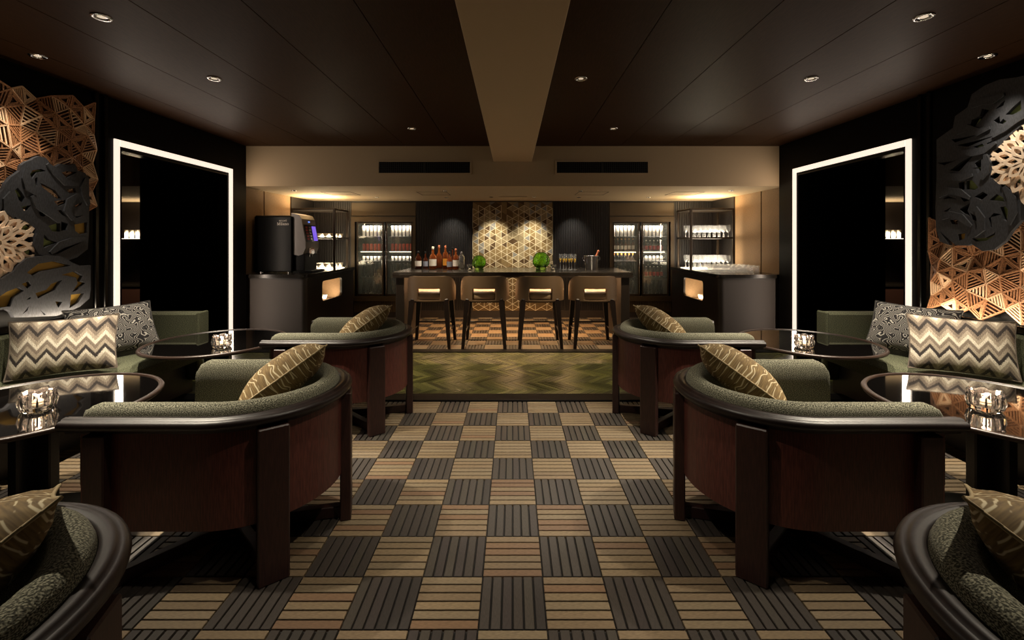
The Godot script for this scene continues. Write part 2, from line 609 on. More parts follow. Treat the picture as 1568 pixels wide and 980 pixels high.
# a board lying along x with its top at y = 0 and eased upper edges
func slat_box(st: SurfaceTool, c: Vector3, l: float, w: float, t: float) -> void:
	var e := 0.0015
	var lo := [Vector3(-l / 2, -t, -w / 2), Vector3(l / 2, -t, -w / 2), Vector3(l / 2, -t, w / 2), Vector3(-l / 2, -t, w / 2)]
	var up := [Vector3(-l / 2, -e, -w / 2), Vector3(l / 2, -e, -w / 2), Vector3(l / 2, -e, w / 2), Vector3(-l / 2, -e, w / 2)]
	var tp := [Vector3(-l / 2 + e, 0, -w / 2 + e), Vector3(l / 2 - e, 0, -w / 2 + e), Vector3(l / 2 - e, 0, w / 2 - e), Vector3(-l / 2 + e, 0, w / 2 - e)]
	quad(st, c + tp[3], c + tp[2], c + tp[1], c + tp[0])
	for i in 4:
		var j := (i + 1) % 4
		quad(st, c + up[j], c + up[i], c + tp[i], c + tp[j])
		quad(st, c + lo[j], c + lo[i], c + up[i], c + up[j])

func stain(dark: bool) -> Color:
	if dark:
		var g := rng.randf_range(0.75, 1.2)
		return Color(0.055, 0.045, 0.037) * g
	var k := rng.randf()
	var c := Color(0.245, 0.175, 0.1)
	if k > 0.94: c = Color(0.21, 0.125, 0.07)
	elif k > 0.6: c = Color(0.26, 0.195, 0.12)
	return c * rng.randf_range(0.85, 1.1)

func tile_into(st: SurfaceTool, c: Vector3, dark: bool) -> void:
	var n := 6
	var p := 0.25 / n
	for i in n:
		st.set_color(stain(dark))
		var o := -0.125 + p * (i + 0.5)
		if dark:      # boards run away from the camera
			var t := nst_turned(st, c + Vector3(o, 0, 0), 0.2455, p - 0.0075)
		else:
			slat_box(st, c + Vector3(0, 0, o), 0.2455, p - 0.0075, 0.012)

func nst_turned(st: SurfaceTool, c: Vector3, l: float, w: float) -> int:
	var e := 0.0015
	var t := 0.012
	var f := func(x: float, y: float, z: float) -> Vector3: return c + Vector3(z, y, -x)
	var lo := [f.call(-l / 2, -t, -w / 2), f.call(l / 2, -t, -w / 2), f.call(l / 2, -t, w / 2), f.call(-l / 2, -t, w / 2)]
	var tp := [f.call(-l / 2 + e, 0, -w / 2 + e), f.call(l / 2 - e, 0, -w / 2 + e), f.call(l / 2 - e, 0, w / 2 - e), f.call(-l / 2 + e, 0, w / 2 - e)]
	quad(st, tp[3], tp[2], tp[1], tp[0])
	for i in 4:
		var j := (i + 1) % 4
		quad(st, lo[j], lo[i], tp[i], tp[j])
	return 0

func floors() -> void:
	var fl := node("floor", "structure")
	part("floor_base", M.floor_base, fl, -3.75, 3.75, -0.12, -0.012, -1.6, 8.7)
	# checkerboard of six-board tiles; the row nearest the green parquet is row 0
	var variants := {true: [], false: []}
	for dark in [true, false]:
		for k in 7:
			variants[dark].append(slat_mesh(0.2455, 0.25 / 6 - 0.0075, 0.012, stain(dark)))
	var rest := nst()
	var tile_meshes := {true: [], false: []}
	for dark in [true, false]:
		for k in 6:
			var st := nst()
			tile_into(st, Vector3.ZERO, dark)
			tile_meshes[dark].append(mesh_of(st))
	for row in 19:
		var d := 3.705 - 0.25 * row
		for col in range(-14, 15):
			var dark: bool = (row + col) % 2 == 0
			var at := P(col * 0.25, 0, d)
			if row >= 4 and row <= 8 and absi(col) <= 4 or row == 9 and absi(col) <= 2:
				var t := Node3D.new()
				t.name = "floor_tile"
				fl.add_child(t, true)
				t.position = at
				for i in 6:
					var o := MeshInstance3D.new()
					o.name = "slat"
					o.mesh = variants[dark][rng.randi() % 7]
					o.material_override = M.slat
					t.add_child(o, true)
					var off := -0.125 + 0.25 / 6 * (i + 0.5)
					o.position = Vector3(off, 0, 0) if dark else Vector3(0, 0, off)
					if dark: o.rotation.y = PI / 2
			elif row <= 9 and absi(col) <= 7:
				var o := MeshInstance3D.new()
				o.name = "floor_tile"
				o.mesh = tile_meshes[dark][rng.randi() % 6]
				o.material_override = M.slat
				fl.add_child(o, true)
				o.position = at
			else:
				tile_into(rest, at, dark)
	for row in 10:
		var d := 5.805 + 0.25 * row
		for col in range(-14, 15):
			tile_into(rest, P(col * 0.25, 0, d), (row + col) % 2 == 0)
	var rs := obj("tile_field", rest, M.slat, fl)
	rs.set_meta("kind", "stuff")
	# green stained herringbone between two dark sills
	part("sill", M.threshold, fl, -3.6, 3.6, -0.02, 0.012, 3.835, 4.0, 0.004)
	part("sill", M.threshold, fl, -3.6, 3.6, -0.02, 0.008, 5.53, 5.675, 0.004)
	part("sill", M.threshold, fl, -3.6, 3.6, -0.02, 0.004, 6.215, 6.235)
	var L := 0.3
	var W := 0.05
	var greens := [Color(0.15, 0.155, 0.042), Color(0.09, 0.094, 0.026), Color(0.225, 0.225, 0.07), Color(0.062, 0.066, 0.019), Color(0.125, 0.13, 0.035)]
	var pieces := []
	for c in greens:
		pieces.append(slat_mesh(L - 0.002, W - 0.002, 0.012, c))
	var far := nst()
	var rot := -PI / 4
	for i in range(-90, 91):
		for j in range(-14, 15):
			for h in 2:
				var q := Vector2(i * W, i * W) + Vector2(L, -L) * j
				q += Vector2(L / 2, W / 2) if h == 0 else Vector2(-W / 2, L / 2)
				q = q.rotated(rot)
				var ang := rot if h == 0 else rot + PI / 2
				var d := 4.765 + q.y
				if absf(q.x) > 3.75 or d < 3.9 or d > 5.66: continue
				var p := P(q.x, -0.004 + 0.0015 * rng.randf(), d)
				if absf(q.x) < 1.15:
					var o := MeshInstance3D.new()
					o.name = "parquet_block"
					o.mesh = pieces[rng.randi() % 5]
					o.material_override = M.parquet
					fl.add_child(o, true)
					o.position = p
					o.rotation = Vector3(rng.randf_range(-0.02, 0.02), ang, rng.randf_range(-0.004, 0.004))
				else:
					far.set_color(greens[rng.randi() % 5])
					box(far, p - Vector3(0, 0.006, 0), Vector3(L - 0.002, 0.012, W - 0.002), Basis(Vector3.UP, ang))
	obj("parquet_field", far, M.parquet, fl).set_meta("kind", "stuff")

# ------------------------------------------------------------------ back wall of the bar
func ribs(st: SurfaceTool, x0: float, x1: float, y0: float, y1: float, d: float, pitch := 0.033) -> void:
	var n := int(round((x1 - x0) / pitch))
	var p := (x1 - x0) / n
	for i in n:
		var a := x0 + p * i
		var q := [Vector2(a + 0.002, d), Vector2(a + p * 0.22, d - 0.014), Vector2(a + p * 0.78, d - 0.014), Vector2(a + p - 0.002, d)]
		for k in 3:
			quad(st, P(q[k].x, y0, q[k].y), P(q[k + 1].x, y0, q[k + 1].y), P(q[k + 1].x, y1, q[k + 1].y), P(q[k].x, y1, q[k].y))

func back_wall() -> void:
	var w := node("wall_back", "structure")
	part("wall_face", M.flute, w, -1.83, 1.83, 0, SOFFIT, ZW, ZW + 0.1)
	for s in [-1, 1]:
		part("wall_face", M.flute, w, s * 2.93, s * 3.72, 0, SOFFIT, ZW, ZW + 0.1)
		part("wall_face", M.flute, w, s * 1.83, s * 2.93, 0, 0.38, ZW, ZW + 0.1)
		part("wall_face", M.flute, w, s * 1.83, s * 2.93, 1.78, SOFFIT, ZW, ZW + 0.1)
		var st := nst()
		ribs(st, minf(s * 0.74, s * 1.78), maxf(s * 0.74, s * 1.78), 0.13, SOFFIT - 0.01, ZW)
		obj("flutes", st, M.flute, w).set_meta("kind", "stuff")
		st = nst()
		ribs(st, minf(s * 2.98, s * 3.68), maxf(s * 2.98, s * 3.68), 0.13, SOFFIT - 0.01, ZW)
		obj("flutes", st, M.flute, w).set_meta("kind", "stuff")
		st = nst()
		ribs(st, minf(s * 1.82, s * 2.94), maxf(s * 1.82, s * 2.94), 0.1, 0.3, ZW)
		obj("flutes", st, M.bronze_panel, w).set_meta("kind", "stuff")
	var bb := node("baseboard_back", "structure")
	part("plinth", M.bar_body, bb, -1.8, 1.8, 0, 0.13, ZW - 0.03, ZW)
	gold_panel()
	for s in [-1, 1]: fridge(s)

func gold_panel() -> void:
	var g := thing("mosaic_panel", "golden triangle mosaic panel on the wall behind the bar", "wall panel", P(0, 0.13, ZW))
	g.position = Vector3.ZERO
	var d := ZW - 0.03
	part("backing", M.gold3, g, -0.735, 0.735, 0.13, 2.13, ZW - 0.028, ZW - 0.0145)
	var a := 0.105
	var b := a * 2 / sqrt(3.0)
	var low := nst()
	var edges := {}
	var lines := nst()
	var clip := PackedVector2Array([Vector2(-0.735, 0.13), Vector2(0.735, 0.13), Vector2(0.735, 2.13), Vector2(-0.735, 2.13)])
	var to := func(q: Vector2, w: float) -> Vector3: return P(q.x, q.y, d - w)
	var big := noise(0.9, FastNoiseLite.TYPE_SIMPLEX, 1, 77)
	for i in range(-7, 7):
		for j in range(-1, 20):
			for k in 2:
				var x0 := i * a
				var x1 := x0 + a
				var y0 := 0.13 + j * b + (0.0 if i % 2 == 0 else b / 2)
				var t: PackedVector2Array
				# upright sides on the column lines
				if k == 0: t = PackedVector2Array([Vector2(x0, y0), Vector2(x1, y0 + b / 2), Vector2(x0, y0 + b)])
				else: t = PackedVector2Array([Vector2(x1, y0 + b / 2), Vector2(x1, y0 + b * 1.5), Vector2(x0, y0 + b)])
				var cut := Geometry2D.intersect_polygons(t, clip)
				if cut.is_empty(): continue
				var cen := (t[0] + t[1] + t[2]) / 3
				var tone := int(clampf((big.get_noise_2d(cen.x * 3, cen.y * 2) * 1.3 + 0.5) * 3.0 + rng.randf() * 2.2, 0, 4))
				var poly: PackedVector2Array = cut[0]
				var tilt := Vector2(rng.randf_range(-0.05, 0.05), rng.randf_range(-0.05, 0.05))
				var shrunk := PackedVector2Array()
				for q in poly: shrunk.append(cen + (q - cen) * 0.95)
				var map := func(q: Vector2, w: float) -> Vector3: return P(q.x, q.y, d - w - (tilt.dot(q - cen) if w > 0.001 else 0.0))
				if cen.y > 0.93:
					var st := nst()
					slab(st, shrunk, map, 0.0, 0.008)
					obj("facet_tile", st, M["gold%d" % tone], g)
				else:
					slab(low, shrunk, map, 0.0, 0.008)
				# pale metal strips in the joints, left out here and there
				if big.get_noise_2d(cen.x * 2.5 + 9, cen.y * 2.5) > -0.62:
					for n in 3:
						var p: Vector2 = t[n]
						var q: Vector2 = t[(n + 1) % 3]
						if not (Geometry2D.is_point_in_polygon(p * 0.999 + q * 0.001, clip) and Geometry2D.is_point_in_polygon(q * 0.999 + p * 0.001, clip)): continue
						var mid := ((p + q) * 500).round()
						if edges.has(mid): continue
						edges[mid] = true
						var dir := (q - p).normalized()
						var nn := Vector2(-dir.y, dir.x) * 0.003
						slab(lines, PackedVector2Array([p - nn, q - nn, q + nn, p + nn]), to, 0.0, 0.011)
	obj("facet_field", low, M.gold1, g).set_meta("kind", "stuff")
	obj("inlay_strips", lines, M.inlay, g).set_meta("kind", "stuff")

func prof(list: Array) -> Array:
	var o := []
	for i in range(0, list.size(), 2): o.append(Vector2(list[i], list[i + 1]))
	return o

func one(called: String, label: String, category: String, group: String, shapes: Array) -> Node3D:
	# a small turned thing: shapes = [part name, profile, material, segments]
	var o := thing(called, label, category, Vector3.ZERO, 0.0, group)
	for s in shapes:
		var st := nst()
		lathe(st, prof(s[1]), s[3] if s.size() > 3 else 14)
		obj(s[0], st, s[2], o)
	return o

var stock := {}
# puts a copy of a thing; the first call for a label builds it
func put(key: String, make: Callable, at: Vector3, turn := 0.0) -> Node3D:
	if not stock.has(key):
		var o: Node3D = make.call()
		o.position = at
		o.rotation.y = turn
		stock[key] = o
		return o
	return dup(stock[key], at, turn)

func fridge(s: int) -> void:
	var side: String = "red cans and white tumblers" if s < 0 else "champagne and red bottles"
	var f := thing("glass_door_fridge", "built-in glass door fridge holding " + side, "fridge", Vector3.ZERO)
	var x0 := 1.83
	var x1 := 2.93
	# lining, open to the front
	var st := nst()
	lim(st, s * x0, s * x1, 0.38, 1.78, 8.56, 8.6)
	lim(st, s * x0, s * x1, 0.36, 0.38, ZW, 8.6)
	lim(st, s * x0, s * x1, 1.78, 1.8, ZW, 8.6)
	lim(st, s * (x0 - 0.02), s * x0, 0.36, 1.8, ZW, 8.6)
	lim(st, s * x1, s * (x1 + 0.02), 0.36, 1.8, ZW, 8.6)
	lim(st, s * 2.375, s * 2.385, 0.38, 1.78, 8.14, 8.56)
	obj("lining", st, M.black_plastic, f)
	st = nst()
	lim(st, s * 1.79, s * 1.845, 0.3, 1.86, ZW - 0.03, ZW)
	lim(st, s * 2.915, s * 2.98, 0.3, 1.86, ZW - 0.03, ZW)
	lim(st, s * 1.845, s * 2.915, 1.765, 1.86, ZW - 0.03, ZW)
	lim(st, s * 1.845, s * 2.915, 0.3, 0.395, ZW - 0.03, ZW)
	obj("surround", st, M.bronze_panel, f)
	part("header_panel", M.bronze_panel, f, s * 1.79, s * 2.98, 1.875, 2.12, ZW - 0.02, ZW, 0.004)
	var rows := [1.5, 1.227, 1.045, 0.735, 0.405]
	for k in 2:
		var a := 1.85 + k * 0.54
		var b := a + 0.5
		var dr := Node3D.new()
		dr.name = "door"
		f.add_child(dr, true)
		st = nst()
		for q in [[a, a + 0.03, 0.4, 1.76], [b - 0.03, b, 0.4, 1.76], [a + 0.03, b - 0.03, 0.4, 0.43], [a + 0.03, b - 0.03, 1.735, 1.76]]:
			lim(st, s * q[0], s * q[1], q[2], q[3], ZW + 0.0, ZW + 0.03)
		obj("door_frame", st, M.bronze, dr)
		part("pane", M.clear_pane, dr, s * (a + 0.03), s * (b - 0.03), 0.43, 1.735, ZW + 0.012, ZW + 0.018)
		var hx := b - 0.015 if k == 0 else a + 0.015
		st = nst()
		tube(st, P(s * hx, 0.45, ZW - 0.04), P(s * hx, 1.6, ZW - 0.04), 0.009)
		obj("handle", st, M.chrome, dr)
		for i in rows.size():
			part("shelf", M.steel if i < 3 else M.black_plastic, f, s * (a + 0.02), s * (b - 0.02), rows[i] - 0.012, rows[i], 8.16, 8.55)
		# lamp tubes under the top and over the lit shelf
		for q in [[1.745, 0.2], [1.21 if s < 0 else 1.2, 0.13]]:
			var sx: float = s * (a + b) / 2
			part("lamp_tube", M.led_shelf, f, s * (a + 0.04), s * (b - 0.04), q[0] - 0.006, q[0] + 0.006, 8.2, 8.22)
			area(f, P(sx, q[0] - 0.01, 8.22), Vector3(0, -1, -0.55), Vector3.RIGHT, Vector2(0.42, 0.02), q[1], Color(1.0, 0.96, 0.88))
		# goods
		for i in rows.size():
			for n in 6:
				var x: float = s * (a + 0.065 + n * 0.072)
				var at := P(x, rows[i], 8.28)
				var kind := ""
				if i == 0: kind = "tumbler"
				elif s < 0: kind = ["", "can", "cup", "stout", "stout"][i]
				elif k == 1: kind = ["", "cola", "jar", "cola", "stout"][i]   # outer door
				else: kind = ["", "ale", "champagne", "stout", "stout"][i]
				if i == 2 and kind == "champagne": at.y = 1.045
				goods(kind, at, s)

func goods(kind: String, at: Vector3, s: int) -> void:
	var where: String = "in the fridge of cans" if s < 0 else "in the fridge of champagne"
	var g := "drinks " + where
	put(kind + str(s), func():
		match kind:
			"tumbler": return one("frosted_tumbler", "white frosted tumbler on the top shelf " + where, "tumbler", g, [["body", [0.0, 0.0, 0.026, 0.0, 0.03, 0.2, 0.026, 0.2, 0.024, 0.01], M.porcelain, 10]])
			"can": return one("drink_can", "red drink can " + where, "can", g, [["body", [0.0, 0.0, 0.024, 0.002, 0.029, 0.012, 0.029, 0.125, 0.024, 0.135, 0.0, 0.135], M.can_orange, 10]])
			"cup": return one("chilled_cup", "small white cup on the lit shelf " + where, "cup", g, [["body", [0.0, 0.0, 0.022, 0.0, 0.03, 0.08, 0.027, 0.08, 0.02, 0.008], M.porcelain, 10]])
			"jar": return one("chilled_jar", "short white jar on the lit shelf " + where, "jar", g, [["body", [0.0, 0.0, 0.028, 0.0, 0.03, 0.05, 0.022, 0.085, 0.0, 0.09], M.porcelain, 10]])
			"cola": return one("red_bottle", "small bottle with red label " + where, "bottle", g, [["body", [0.0, 0.0, 0.028, 0.0, 0.03, 0.1, 0.012, 0.15, 0.011, 0.19], M.brown_glass, 10], ["label", [0.0305, 0.02, 0.0305, 0.095], M.can_red, 10], ["cap", [0.013, 0.185, 0.013, 0.2, 0.0, 0.2], M.label_white, 10]])
			"ale": return one("ale_bottle", "amber ale bottle with pale label " + where, "bottle", g, [["body", [0.0, 0.0, 0.028, 0.0, 0.03, 0.12, 0.012, 0.17, 0.011, 0.22], M.amber_glass, 10], ["label", [0.0305, 0.03, 0.0305, 0.1], M.label_white, 10], ["cap", [0.013, 0.215, 0.013, 0.23, 0.0, 0.23], M.label_gold, 10]])
			"champagne": return one("champagne_bottle", "dark champagne bottle with gold foil neck " + where, "bottle", g, [["body", [0.0, 0.0, 0.033, 0.0, 0.034, 0.06, 0.014, 0.1, 0.013, 0.11], M.dark_bottle, 10], ["foil", [0.0145, 0.1, 0.0145, 0.16, 0.0, 0.165], M.foil_gold, 10]])
		return one("stout_bottle", "dark glass bottle with silver cap on a low shelf " + where, "bottle", g, [["body", [0.0, 0.0, 0.03, 0.0, 0.031, 0.13, 0.012, 0.2, 0.011, 0.25], M.dark_bottle, 10], ["cap", [0.013, 0.245, 0.013, 0.262, 0.0, 0.262], M.steel, 10]]), at)

# ------------------------------------------------------------------ lamps
func downlight(x: float, d: float, y: float, label: String, r := 0.045) -> Node3D:
	var o := thing("downlight", label, "downlight", P(x, y, d), 0.0, "recessed downlights")
	var st := nst()
	lathe(st, prof([r * 0.7, 0.0, r * 0.72, -0.006, r, -0.008, r * 1.12, -0.003, r * 1.12, 0.0]), 20)
	obj("ring", st, M.chrome, o)
	st = nst()
	lathe(st, prof([r * 0.7, -0.001, r * 0.45, -0.0015]), 20)
	obj("reflector", st, M.steel, o)
	st = nst()
	lathe(st, prof([r * 0.45, -0.002, 0.0, -0.002]), 16)
	obj("lamp", st, M.led_lamp, o)
	return o

func lamps() -> void:
	var warm := Color(1.0, 0.9, 0.74)
	var cool := Color(1.0, 0.945, 0.85)
	for s in [-1, 1]:
		var w: String = "coffee machine side" if s < 0 else "wine glass side"
		var o := downlight(s * 2.36, 2.51, CEIL, "recessed ceiling downlight over the round table farther from the parquet, " + w)
		spot(o, Vector3(0, -0.015, 0), Vector3(-s * 0.15, -2.0, 0.1), 11.0, 38.0, cool)
		o = downlight(s * 2.36, 1.56, CEIL, "recessed ceiling downlight over the armchair farthest from the bar, " + w)
		spot(o, Vector3(0, -0.015, 0), Vector3(-s * 0.8, -2.0, 0.6), 4.5, 38.0, cool)
		o = downlight(s * 2.36, 3.46, CEIL, "recessed ceiling downlight over the round table nearer to the parquet, " + w)
		spot(o, Vector3(0, -0.015, 0), Vector3(-s * 0.1, -2.0, 0.05), 7.0, 36.0, cool)
		o = downlight(s * 1.15, 4.99, CEIL, "recessed ceiling downlight over the green parquet, " + w)
		spot(o, Vector3(0, -0.015, 0), Vector3(0, -2.2, -0.5), 6.5, 36.0, warm)
		o = downlight(s * 0.54, 1.4, CEIL, "recessed ceiling downlight close to the beam, farthest from the bar, " + w)
		spot(o, Vector3(0, -0.015, 0), Vector3(-s * 0.7, -2.2, -0.7), 1.9, 38.0, cool, 0.03, 0.9)
		o = downlight(s * 3.3, 3.04, CEIL, "recessed ceiling downlight close to the wall art, " + w)
		spot(o, Vector3(0, -0.015, 0), Vector3(s * 0.22, -1.3, -0.1), 1.4, 28.0, cool, 0.03, 1.0)
		# low ceiling over the bar
		o = downlight(s * 0.36, 7.35, SOFFIT, "small downlight washing the golden mosaic, " + w, 0.03)
		spot(o, Vector3(0, -0.012, 0), Vector3(-s * 0.02, -0.95, -0.75), 5.5, 27.0, Color(1.0, 0.95, 0.84), 0.02, 1.0)
		o = downlight(s * 1.12, 7.4, SOFFIT, "small downlight washing the dark fluted wall, " + w, 0.03)
		spot(o, Vector3(0, -0.012, 0), Vector3(0.0, -0.8, -0.7), 1.6, 26.0, Color(1.0, 0.97, 0.9), 0.02, 1.0)
		o = downlight(s * 2.3, 7.4, SOFFIT, "small downlight above the glass door fridge, " + w, 0.03)
		spot(o, Vector3(0, -0.012, 0), Vector3(0.0, -0.9, -0.45), 0.5, 32.0, warm, 0.02, 0.9)
		o = downlight(s * 1.0, 6.45, SOFFIT, "small downlight over the bar top, " + w, 0.03)
		spot(o, Vector3(0, -0.012, 0), Vector3(0.0, -1.0, 0.0), 3.0, 42.0, Color(1.0, 0.94, 0.84), 0.02, 0.9)
		o = downlight(s * 3.2, 6.4, SOFFIT, "small downlight over the side counter, " + w, 0.03)
		spot(o, Vector3(0, -0.012, 0), Vector3(-s * 0.1, -1.0, -0.1), 0.8, 42.0, warm, 0.02, 0.9)
		# lamp of the room beyond the doorway
		o = downlight(s * 6.3, 6.9, SOFFIT, "downlight of the side room beyond the light frame, " + w, 0.04)
		spot(o, Vector3(0, -0.012, 0), Vector3(0.0, -1.0, 0.1), 3.0, 60.0, warm)
	var m := downlight(0.54, 3.46, CEIL, "recessed ceiling downlight alone beside the pale beam")
	spot(m, Vector3(0, -0.015, 0), Vector3(-0.42, -2.2, 0.25), 10.0, 28.0, cool, 0.03, 0.9)

# ------------------------------------------------------------------ wall art
func uw(s: int, px: float, py: float, off := 0.08) -> Vector2:
	var d := (WALL - off) * F / absf(px - CX)
	return Vector2(d, EYE - (py - HZ) / F * d)

func wmap(s: int) -> Callable:
	return func(q: Vector2, w: float) -> Vector3: return Vector3(s * (WALL - w), q.y, -q.x)

# crop coordinates (origin ox, oy, scale k) to wall coordinates
func trace(s: int, ox: float, oy: float, k: float, list: Array, off := 0.08) -> PackedVector2Array:
	var p := PackedVector2Array()
	for i in range(0, list.size(), 2):
		p.append(uw(s, ox + list[i] / k, oy + list[i + 1] / k, off))
	if Geometry2D.is_polygon_clockwise(p): p.reverse()
	return p

func bar3(st: SurfaceTool, a: Vector3, b: Vector3, n: Vector3, w: float, t: float) -> void:
	var x := (b - a).normalized()
	var l := a.distance_to(b)
	if l < 0.006: return
	var z := x.cross(n).normalized()
	box(st, (a + b) / 2, Vector3(l, t, w), Basis(x, n, z))

func lattice(s: int, g: Node3D, y0: float, y1: float, shift: float) -> void:
	var side := 0.128
	var hgt := side * sqrt(3.0) / 2
	var h := {}
	var r := RandomNumberGenerator.new()
	r.seed = 5 + s
	var at := func(i: int, j: int) -> Vector3:
		var key := Vector2i(i, j)
		if not h.has(key):
			h[key] = Vector3(3.72 - i * hgt + r.randf_range(-0.018, 0.018), shift + j * side + (side / 2 if i % 2 else 0.0) + r.randf_range(-0.022, 0.022), r.randf_range(0.035, 0.085))
		var v: Vector3 = h[key]
		return Vector3(s * (WALL - v.z), v.y, -minf(v.x, 3.715))
	for i in 11:
		for j in range(-1, 22):
			for k in 2:
				var q: Array
				if i % 2 == 0: q = [at.call(i, j), at.call(i, j + 1), at.call(i + 1, j)] if k == 0 else [at.call(i + 1, j), at.call(i + 1, j + 1), at.call(i, j + 1)]
				else: q = [at.call(i, j), at.call(i, j + 1), at.call(i + 1, j + 1)] if k == 0 else [at.call(i + 1, j), at.call(i + 1, j + 1), at.call(i, j)]
				var c: Vector3 = (q[0] + q[1] + q[2]) / 3
				if c.y < y0 or c.y > y1: continue
				var n: Vector3 = (q[1] - q[0]).cross(q[2] - q[0]).normalized()
				if n.x * s > 0: n = -n
				var fc := Node3D.new()
				fc.name = "facet"
				g.add_child(fc, true)
				var st := nst()
				tri(st, q[0] - n * 0.012, q[1] - n * 0.012, q[2] - n * 0.012)
				obj("backing", st, M.lattice_back if r.randf() < 0.9 else M.lattice_wood, fc)
				st = nst()
				for e in 3: bar3(st, q[e], q[(e + 1) % 3], n, 0.01, 0.014)
				if r.randf() < 0.4:
					for z in [0.72, 0.46]:
						for e in 3: bar3(st, c + (q[e] - c) * z, c + (q[(e + 1) % 3] - c) * z, n, 0.0075, 0.008)
				else:
					var e := r.randi() % 3
					var a: Vector3 = q[e]
					var b: Vector3 = q[(e + 1) % 3]
					var t: Vector3 = q[(e + 2) % 3]
					for z in 5:
						var f := (z + 1) / 6.0
						bar3(st, a.lerp(t, f), b.lerp(t, f), n, 0.0075, 0.008)
				obj("strips", st, M.lattice_wood if r.randf() < 0.7 else M.lattice_pale, fc)

func layer(s: int, g: Node3D, outline: PackedVector2Array, green: Array, gold: Array, slits: Array, w0: float, w1: float, called: String) -> void:
	var o := Node3D.new()
	o.name = called
	g.add_child(o, true)
	var map := wmap(s)
	var st := nst()
	for p in pierced(outline, green + gold + slits): slab(st, p, map, w0, w1)
	obj("cut_sheet", st, M.leaf_black, o)
	for pair in [[green, M.leaf_green], [gold, M.leaf_gold]]:
		for h in pair[0]:
			var c := Vector2.ZERO
			for q in h: c += q
			c /= h.size()
			var wide := PackedVector2Array()
			for q in h: wide.append(c + (q - c) * 1.12)
			st = nst()
			slab(st, wide, map, w0 - 0.012, w0 - 0.002)
			obj("inlay", st, pair[1], o)

func ridge(s: int, g: Node3D, pts: PackedVector2Array, w: float, off: float) -> void:
	# a raised leaf rib of tapering width along traced points
	var st := nst()
	var l := PackedVector2Array()
	var r := PackedVector2Array()
	for i in pts.size():
		var d := (pts[mini(i + 1, pts.size() - 1)] - pts[maxi(i - 1, 0)]).normalized()
		var n := Vector2(-d.y, d.x) * w * sin(PI * (0.12 + 0.76 * i / (pts.size() - 1)))
		l.append(pts[i] + n)
		r.append(pts[i] - n)
	r.reverse()
	l.append_array(r)
	slab(st, l, wmap(s), off, off + 0.012)
	obj("petal_rib", st, M.leaf_black, g)

func flower(s: int, g: Node3D, c: Vector2, rad: float) -> void:
	var o := Node3D.new()
	o.name = "flower"
	g.add_child(o, true)
	var map := wmap(s)
	for ring in 3:
		var n := [16, 13, 8][ring] as int
		var r0: float = rad * [0.52, 0.3, 0.1][ring]
		var r1: float = rad * [1.0, 0.74, 0.48][ring]
		for i in n:
			var a := TAU * (i + 0.5 * ring) / n + 0.1
			var u := Vector2(cos(a), sin(a))
			var v := Vector2(-u.y, u.x)
			var half := PI * (r0 + r1) / 2 / n * 1.12
			var outer := PackedVector2Array()
			var inner := PackedVector2Array()
			for q in [[0.0, 0.35], [0.3, 0.85], [0.55, 1.0], [0.8, 0.6], [1.0, 0.0], [0.8, -0.6], [0.55, -1.0], [0.3, -0.85], [0.0, -0.35]]:
				outer.append(c + u * lerpf(r0, r1, q[0]) + v * half * q[1])
			for q in [[0.2, 0.0], [0.4, 0.36], [0.55, 0.42], [0.68, 0.25], [0.78, 0.0], [0.68, -0.25], [0.55, -0.42], [0.4, -0.36]]:
				inner.append(c + u * lerpf(r0, r1, q[0]) + v * half * q[1])
			if Geometry2D.is_polygon_clockwise(outer): outer.reverse()
			if Geometry2D.is_polygon_clockwise(inner): inner.reverse()
			var st := nst()
			var w := 0.085 + ring * 0.014
			for p in pierced(outer, [inner]): slab(st, p, map, w, w + 0.014)
			obj("petal", st, M.petal_cream, o)

